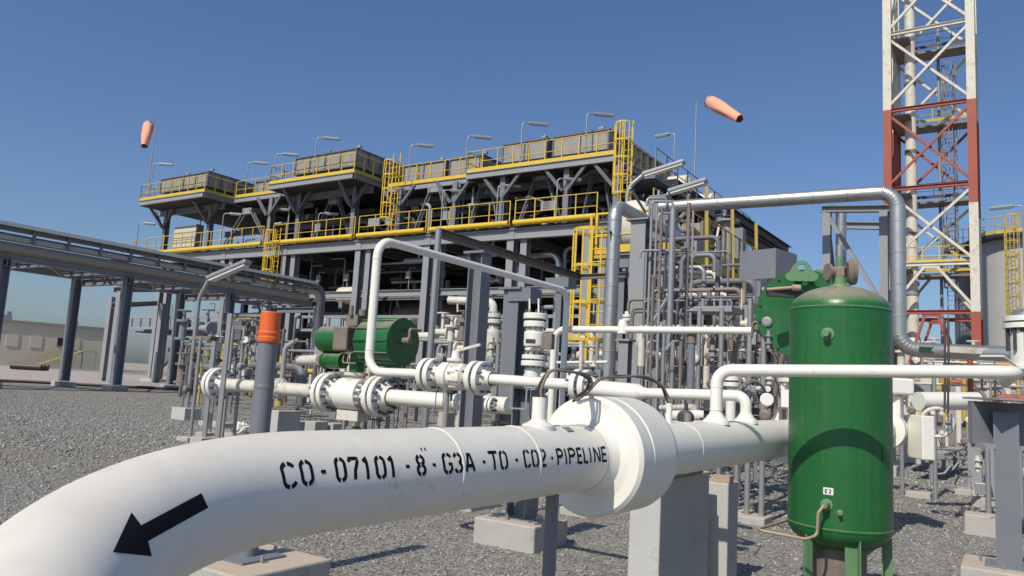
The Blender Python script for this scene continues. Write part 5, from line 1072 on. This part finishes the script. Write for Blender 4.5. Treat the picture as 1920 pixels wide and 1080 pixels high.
# thin vertical conduits centre right
cr = T('conduit_rack', 'bundle of thin vertical grey conduits right of the tall grey column', 'conduits', W(1245, 760, 10))
for i, (px, y0, Y, r) in enumerate(((1222, 395, 11, .02), (1232, 385, 11.4, .018), (1241, 390, 10.8, .022), (1252, 380, 11, .02), (1262, 392, 10.5, .045), (1292, 380, 10.9, .03), (1300, 395, 11.5, .018), (1212, 470, 12, .02), (1225, 520, 9, .02), (1236, 560, 9, .018), (1246, 600, 8.5, .02), (1277, 640, 8.5, .02), (1318, 560, 9.5, .02))):
    a = W(px, y0, Y); MB().cyl(V(a.x, a.y, 0), a, r, 8).build('conduit', ('lgrey', 'galv', 'brown')[i % 3], cr)
for i, (x0, x1, y) in enumerate(((1213, 1250, 372), (1222, 1262, 378), (1235, 1262, 400), (1200, 1300, 470), (1215, 1310, 640), (1215, 1290, 700), (1225, 1330, 545))):
    MB().tube(bend([W(x0, y+14, 10.9), W(x0, y, 10.9), W(x1, y, 10.9), W(x1, y+14, 10.9)], .05, 4), .02, 8).build('conduit', ('galv', 'lgrey')[i % 2], cr)
for i, (x0, y0, x1, y1) in enumerate(((1215, 620, 1250, 560), (1222, 690, 1262, 640), (1235, 770, 1300, 720), (1205, 760, 1240, 700))):
    MB().bar(W(x0, y0, 10), W(x1, y1, 10.2), .03).build('brace', 'lgrey', cr)
# hanging white pipes under the side platform
wp = T('white_pipe', 'pair of cream pipes bending down under the yellow edged side platform', 'pipe', W(1340, 560, 14))
for k, (x, y, yb_) in enumerate(((1342, 511, 566), (1352, 519, 566))): MB().tube(bend([W(1190, y+1, 15.5), W(x, y, 14.5), W(x, yb_+110, 14.5)], .12, 6), .045, 14).build('pipe', 'twhite', wp)
# ------------------------------------------------------------------ side platform with machinery, right end
SPZ = 4.2; sa = G(1225, 400, SPZ); s_a = onpl(1178, 470, W(1300, 478, 17.0), D2); 
P0_ = W(1255, 470, 15.6); P0_.z = SPZ; P1_ = P0_+D2*8.5; NW = -D1
sp_ = T('side_platform', 'side platform with dull yellow kick plates at the right end of the structure', 'platform', V(P0_.x, P0_.y, 0))
MB().obox((P0_+P1_)/2+NW*.65-Z*.05, D2*4.25, D1*.65, Z*.05).build('deck', 'deckgrate', sp_)
MB().bar(P0_+Z*.08, P1_+Z*.08, .03, .2).build('kick_plate', 'yellowold', sp_); MB().bar(P0_+Z*.07, P0_+NW*1.3+Z*.07, .03, .17).build('kick_plate', 'yellow', sp_)
MB().hbeam(P0_-Z*.22, P1_-Z*.22, .16, .3).build('girder', 'grey', sp_); MB().hbeam(P0_-Z*.22, P0_+NW*1.3-Z*.22, .16, .3).build('girder', 'grey', sp_)
railing(MB(), [P0_+D2*2.5, P1_], 1.15, 1.3, .022).build('railing', 'yellowold', sp_)
for o in (.3, 4, 8): MB().hcol(V(P0_.x, P0_.y, 0)+D2*o+NW*.3, SPZ-.4, .22, .22, D2).build('column', 'grey', sp_); MB().bar(P0_+D2*o+NW*.3-Z*1.2, P0_+D2*(o+.9)+NW*.3-Z*.35, .09).build('brace', 'lgrey', sp_)
for o in (.3, 4, 8): MB().hcol(V(P0_.x, P0_.y, 0)+D2*o+NW*1.2, SPZ-.4, .22, .22, D2).build('column', 'grey', sp_)
for o in (2.2, 4.2, 6.4): MB().bar(P0_+D2*o-Z*.3+D1*.05, P0_+D2*o+Z*1.9, .07).build('post', 'yellowold', sp_)
ck = T('equipment_group', 'crowded grey machinery with yellow rings on the side platform', 'machinery', P0_+D2*3+NW*1.2)
rg = random.Random(77)
for i in range(14):
    p = P0_+D2*rg.uniform(.5, 8)+NW*rg.uniform(.1, 1.2); h = rg.uniform(.5, 1.8); k = rg.random()
    if k < .4: MB().box(p+Z*h/2, rg.uniform(.3, .7), rg.uniform(.3, .8), h).build('cabinet', rg.choice(['lgrey', 'grey', 'lgrey']), ck, bevel=.01)
    elif k < .75: q = MB(); q.cyl(p, p+Z*h, rg.uniform(.12, .28), 14); q.lathe(p+Z*h, Z, [(0, .3), (.05, .3)], 16); q.build('cylinder', rg.choice(['cream', 'lgrey', 'galv']), ck)
    else: q = MB(); q.torus(p+Z*(h*.6), V(.3, -1, 0), .2, .035, 18); q.build('hand_wheel', 'yellow', ck)
for i in range(16):
    p = P0_+D2*rg.uniform(.5, 8)+NW*rg.uniform(.1, 1.2)+Z*rg.uniform(.1, .3); MB().tube(bend([p, p+Z*rg.uniform(.6, 1.9), p+Z*1.2+D2*rg.uniform(-1, 1)], .1, 4), rg.choice([.02, .03, .05]), 8).build('pipe', rg.choice(['galv', 'lgrey', 'cream', 'brown']), ck)
uf = T('roof_frame', 'dark sloping roof beams behind the side platform against the sky', 'steel frame', S(39, 6, 0))
RA0, RA1 = W(1372, 402, 27), W(1478, 474, 36)
for o in (0, 1.0): MB().hbeam(W(1362, 396+o*26, 26), W(1478, 470+o*20, 35), .3, .35).build('rafter', 'dark', uf)
for px, Y, y in ((1366, 26.5, 400), (1388, 28.5, 416), (1470, 34.5, 468)): a = W(px, y, Y); MB().hcol(V(a.x, a.y, 0), a.z, .3, .3, D2).build('column', 'lgrey', uf)
MB().obox(V(*W(1368, 460, 24).xy, 4.2)+D2*4, D1*.1, D2*4, Z*1.9).build('wall_panel', 'grey', uf)
hx = T('sun_shade_box', 'open grey sheet metal shade box left of the big green disc', 'enclosure', W(1432, 540, 11)); c = W(1440, 502, 11.5)
x_ = V(.75, .66, 0).normalized(); y_ = V(-.66, .75, 0).normalized(); MB().box(c+Z*.22, .62, .6, .02, x_, y_).build('roof', 'brown', hx); MB().box(c-y_*.3, .62, .012, .44, x_, y_).build('side', 'grey', hx); MB().box(c-x_*.31, .012, .6, .44, x_, y_).build('side', 'grey', hx)
MB().bar(V(c.x, c.y, 0)-x_*.28, c-x_*.28, .05).build('post', 'galv', hx); MB().bar(V(c.x, c.y, 0)+x_*.28, c+x_*.28, .05).build('post', 'galv', hx)
# big green disc actuator behind the tank
dc = W(1505, 588, 7.4); dn = V(-.30, -.95, 0).normalized(); DR = .44
ad = T('disc_actuator', 'big flat green round actuator with pale lifting lugs behind the green tank', 'actuator', dc-Z*DR)
MB().lathe(dc, dn, [(-.45, DR*.9), (-.05, DR*.92), (-.05, DR), (0, DR)], 40).build('drum', 'green', ad); b = MB(); b.bolts(dc, dn, DR*.93, .014, .02, 16); b.build('bolt_set', 'dark', ad)
MB().cyl(dc-dn*.2-Z*DR, dc-dn*.2-Z*1.2, .07, 14).build('stem', 'lgrey', ad)
def lug(c, nrm, w, h, rh, th=.025):
    sd_ = nrm.cross(Z).normalized(); n = 32; outer = []; inner = []
    for k in range(n):
        a = 2*math.pi*k/n; ca, sa = math.cos(a), math.sin(a); rr = rh*2.1
        x, y = ca*rr, sa*rr
        if sa < 0.2: 
            x = ca*(w/2)*min(1, (.2-sa)*1.1)+ca*rr*max(0, 1-(.2-sa)*1.1); y = max(-h, sa*h*1.3)
            if sa < -.3: x = max(-w/2, min(w/2, ca*w*.62))
        outer.append(c+sd_*x+Z*y); inner.append(c+sd_*ca*rh+Z*sa*rh)
    q = MB(); e_ = nrm*th; f = []
    vs = outer+inner+[p+e_ for p in outer]+[p+e_ for p in inner]
    for k in range(n):
        j = (k+1) % n; f += [(k, j, n+j, n+k), (2*n+k, 3*n+k, 3*n+j, 2*n+j), (k, 2*n+k, 2*n+j, j), (n+k, n+j, 3*n+j, 3*n+k)]
    q.add(vs, f); return q
lug(W(1503, 503, 7.3), dn, .30, .13, .036).build('lifting_lug', 'ltgreen', ad); lug(W(1536, 518, 7.6), V(-.8, -.6, 0), .26, .12, .032).build('lifting_lug', 'ltgreen', ad)
MB().tube([W(1438, 543, 7.1), W(1490, 539, 7.05)], .017, 12).build('arm', 'copper', ad); MB().lathe(W(1486, 539, 7.05), V(1, 0, 0), [(0, .03), (.07, .03)], 14).build('arm_end', 'wood', ad); MB().wbox(W(1470, 550, 7.12), .32, .06, .07).build('bracket', 'dark', ad)
# bright yellow near cage
lb = W(1118, 620, 17.7); lb.z = 0; t = T('caged_ladder', 'bright yellow large caged ladder behind the shiny vertical pipe', 'ladder', lb, 'yellow caged ladders')
cage_ladder(t, lb, 5.35, -D2, 'yellow', w=.5, cage_from=2.3, R=.42, hs=.85, r=.035)
q = MB(); zt_ = 4.35; b = lb+Z*zt_; railing(q, [b-D1*.2+D2*.2, b+D1*1.6+D2*.2], 1.05, .6, .035, .22); q.build('platform_railing', 'yellow', t); MB().box(b+D1*.9+D2*.7, 2.2, 1.2, .1).build('platform', 'yellowold', t)
for o in (0, 1.5): MB().hcol(V(b.x, b.y, 0)+D1*o+D2*.9, zt_, .18, .18, D2).build('column', 'lgrey', t)
# ------------------------------------------------------------------ near floodlights
def flood(label, base, ztop, headA, headB, r=.055, foot=None, grp=None):
    base = Vector(base); t = T('floodlight_post', label, 'lamp', base, grp); bt_ = V(base.x, base.y, ztop); d = (headB-headA).normalized(); L = (headB-headA).length
    MB().tube(bend([base, bt_, headA, headA+d*.1], .5, 8), r, 14).build('pole', 'galv', t)
    s_ = d.cross(Z).normalized(); n_ = s_.cross(d).normalized(); c = (headA+headB)/2
    MB().obox(c+n_*.02, d*L/2, s_*.12, n_*.05).build('lamp_head', 'galv', t, bevel=.03); MB().obox(c-n_*.045, d*(L/2-.06), s_*.095, n_*.025).build('lens', 'lens', t)
    if foot: MB().box(base+Z*foot[2]/2, foot[0], foot[1], foot[2]).build('footing', 'pier', t, bevel=.01)
    return t
bs = G(348, 787, 0); fh_ = .27; bs2 = V(bs.x, bs.y, 0)
flood('curved floodlight post on a square concrete block in the left gravel', bs2, W(372, 560, bs.y).z, W(392, 524, bs.y-.1), W(466, 492, bs.y-.5), .05, (.5, .42, fh_))
p = W(1176, 372, 20); flood('large floodlight pointing right below the corner caged ladder', V(p.x, p.y, 4.3), W(1180, 352, 20).z, W(1205, 329, 19.9), W(1284, 304, 19.4), .06)
p = W(1250, 385, 18); flood('large floodlight pointing right just above the long metal clad pipe', V(p.x, p.y, 4.3), W(1251, 368, 18).z, W(1254, 361, 18), W(1326, 339, 17.5), .05)
# ------------------------------------------------------------------ small things left
def crump(label, px, py, Y, s):
    import bmesh
    c = W(px, py, Y); c.z = 0; bm = bmesh.new(); bmesh.ops.create_icosphere(bm, subdivisions=3, radius=1); rg = random.Random(8)
    for v in bm.verts: n = v.co.copy(); f = 1+rg.uniform(-.22, .22); v.co = V(n.x*s[0]*f, n.y*s[1]*f, (n.z*s[2]+s[2]*.8)*f)
    q = MB(); q.add([v.co+c for v in bm.verts], [[v.index for v in f.verts] for f in bm.faces]); bm.free(); return tag(q.build('plastic_bag', 'bag', None, origin=c), label, 'bag')
bY = G(452, 812, 0).y; crump('crumpled white plastic sheet lying beside the grey post with the orange cap', 452, 800, bY, (.14, .12, .11))
block('low flat concrete slab left of the white plastic sheet', 405, 800, 0, .8, .3, .1)
block('second low concrete slab in front of the white plastic sheet', 425, 818, 0, .9, .25, .07)
block('square shaded concrete pier right behind the orange capped post', 530, 815, 0, .3, .55, .46, m='pier')
for i, (x, y, w, h, l_) in enumerate(((560, 808, .22, .2, 'small concrete sleeper nearest the orange capped post'), (592, 812, .3, .24, 'blocky concrete sleeper below the left valve flanges'), (628, 812, .22, .2, 'concrete sleeper below the bulky white valve'), (835, 800, .3, .38, 'tan concrete pier under the thick pipeline, left of the paler pier'), (872, 806, .4, .34, 'pale concrete pier under the thick pipeline right of the tan pier'))):
    block(l_, x, y, 0, w, .35, h, 'concrete sleepers under the thick pipeline', m='concrete' if i < 4 else 'pier')
sk = T('pipe_skid', 'dark flat steel skid lying under the bulky white valve', 'skid', Q(690)); 
for o in (0, .5): MB().hbeam(V(Q(600).x, Q(600).y, .33)-D2*.1+D2*o, V(Q(800).x, Q(800).y, .33)-D2*.1+D2*o, .12, .12).build('beam', 'brown', sk)
for k in range(6): a = V(Q(600+k*38).x, Q(600+k*38).y, .33); MB().bar(a-D2*.1, a+D2*.4, .06).build('cross_beam', 'dark', sk); MB().box(V(a.x, a.y, .13), .08, .08, .28).build('foot', 'dark', sk)
fs = T('rung_stand', 'small grey frame with rungs under the blind flange stub', 'frame', W(940, 790, 8.5)); a = W(935, 765, 8.5)
for o in (0, .16): MB().bar(V(a.x+o, a.y, 0), V(a.x+o, a.y, .95), .03).build('upright', 'lgrey', fs)
for z in (.6, .78): MB().bar(V(a.x, a.y, z), V(a.x+.16, a.y, z), .03).build('rung', 'lgrey', fs)
# tray post group next to the big post left
for i, (px, y0, Y, lab) in enumerate(((418, 560, 13, 'thin galvanised post behind the left sun hood'), (432, 588, 10.5, 'thin grey post carrying clamps right of the left floodlight'), (402, 640, 12, 'short grey post left of the gauge stand'))):
    a = W(px, y0, Y); t = T('steel_post', lab, 'post', V(a.x, a.y, 0)); MB().bar(V(a.x, a.y, 0), a, .06).build('post', 'galv', t); MB().box(V(a.x, a.y, .06), .3, .3, .12).build('footing', 'concrete', t, bevel=.01)
t = T('grey_pipe', 'grey hooked pipe rising behind the post with the orange cap', 'pipe', W(535, 720, 10)); a = W(530, 700, 10.4); MB().tube(bend([V(a.x, a.y, .8), V(a.x, a.y, W(533, 652, 10.4).z), W(552, 640, 10.4)], .1, 5), .035, 12).build('pipe', 'lgrey', t)
hr = T('pipe_bundle', 'row of small white and cream pipes low behind the thin riser and the grey hood', 'pipes', W(1400, 700, 10))
for i, (x0, x1, y, Y, r) in enumerate(((1340, 1480, 657, 9.5, .02), (1400, 1475, 662, 10.5, .02), (1230, 1340, 795, 6.4, .025), (1255, 1345, 780, 7, .05), (1240, 1300, 765, 7.5, .03), (1400, 1440, 730, 8, .03), (960, 1050, 665, 9.5, .02), (1040, 1140, 680, 9.8, .02), (560, 600, 676, 10.6, .07))):
    MB().cyl(W(x0, y, Y), W(x1, y-1, Y-.6), r, 12).build('pipe', 'white' if i % 2 else 'cream', hr)
for i, (x, y0, y1, Y) in enumerate(((1352, 560, 700, 9.7), (1380, 640, 760, 9), (1120, 640, 760, 9.5), (1090, 640, 760, 9.4), (1405, 600, 800, 8.4))):
    MB().cyl(W(x, y0, Y), V(*W(x, y1, Y).xy, .2), .025, 10).build('pipe', 'cream' if i % 2 else 'lgrey', hr)
lp = T('coiled_cable', 'blue grey coiled cable loop behind the thin riser elbow', 'cable', W(1412, 745, 6.5)); MB().torus(W(1412, 735, 6.5), V(-.2, -1, .1), .1, .008, 28).build('coil', 'bluegrey', lp); MB().torus(W(1414, 737, 6.45), V(-.1, -1, .0), .088, .008, 28).build('coil', 'rubber', lp)

istand('dusty fittings and tubing low between the grey hood and the green disc', 1385, 700, 7.9, hood=False, seed=51, w=.5, h=.5, z0=1.0, n=22)
istand('tall tangle of fittings behind the round grey post', 1345, 640, 9.6, hood=False, seed=57, w=.6, h=1.3, z0=.8, n=30, posts=(-.2, .1, .3))
istand('brown fittings clamped in front of the tall grey column', 1228, 690, 9.8, hood=False, seed=61, w=.5, h=1.2, z0=.7, n=26, posts=(0, .25))
istand('small dark fittings left of the gauge stand behind the flanged line', 425, 660, 12.8, hood=False, seed=63, w=.6, h=1.0, z0=.6, n=24)
istand('low row of fittings behind the bulky white valve', 690, 730, 10.5, hood=False, seed=67, w=1.2, h=.5, z0=.4, n=24, posts=(-.4, 0, .4))
istand('dark fittings below the green actuator drums', 735, 690, 10.2, hood=False, seed=71, w=.9, h=.4, z0=.9, n=18)
istand('grey fittings behind the squat white valve right of the tank', 1720, 690, 10.5, hood=False, seed=73, w=.9, h=.8, z0=.8, n=24, posts=(-.2, .2))
istand('tangle of thin tubes behind the steel shelf at the right edge', 1870, 800, 8.5, hood=False, seed=79, w=.7, h=1.0, z0=.3, n=26, posts=(-.1, .2))
bt2 = T('tubing_bank', 'beige and rusty tubing bank between the side platform and the green disc', 'tubing', W(1420, 560, 9.5))
rg = random.Random(91)
for i in range(34):
    x = rg.uniform(1388, 1465); y = rg.uniform(525, 640); Y = rg.uniform(8.6, 10.4); p = W(x, y, Y)
    MB().tube(bend([p, p-Z*rg.uniform(.15, .5), p-Z*rg.uniform(.5, .6)+D1*rg.uniform(-.25, .25), p-Z*1.1+D1*rg.uniform(-.2, .2)], .04, 4), rg.choice([.008, .012, .02, .03]), 8).build('tube', rg.choice(['brown', 'cream', 'lgrey', 'copper', 'brown', 'dark']), bt2)
for i in range(10):
    p = W(rg.uniform(1388, 1460), rg.uniform(520, 650), rg.uniform(8.6, 9.4)); q = MB(); q.lathe(p, D1, [(-.08, .07), (-.05, .07), (-.05, .04), (.05, .04), (.05, .07), (.08, .07)], 14); q.build('flange', rg.choice(['brown', 'cream', 'lgrey']), bt2)
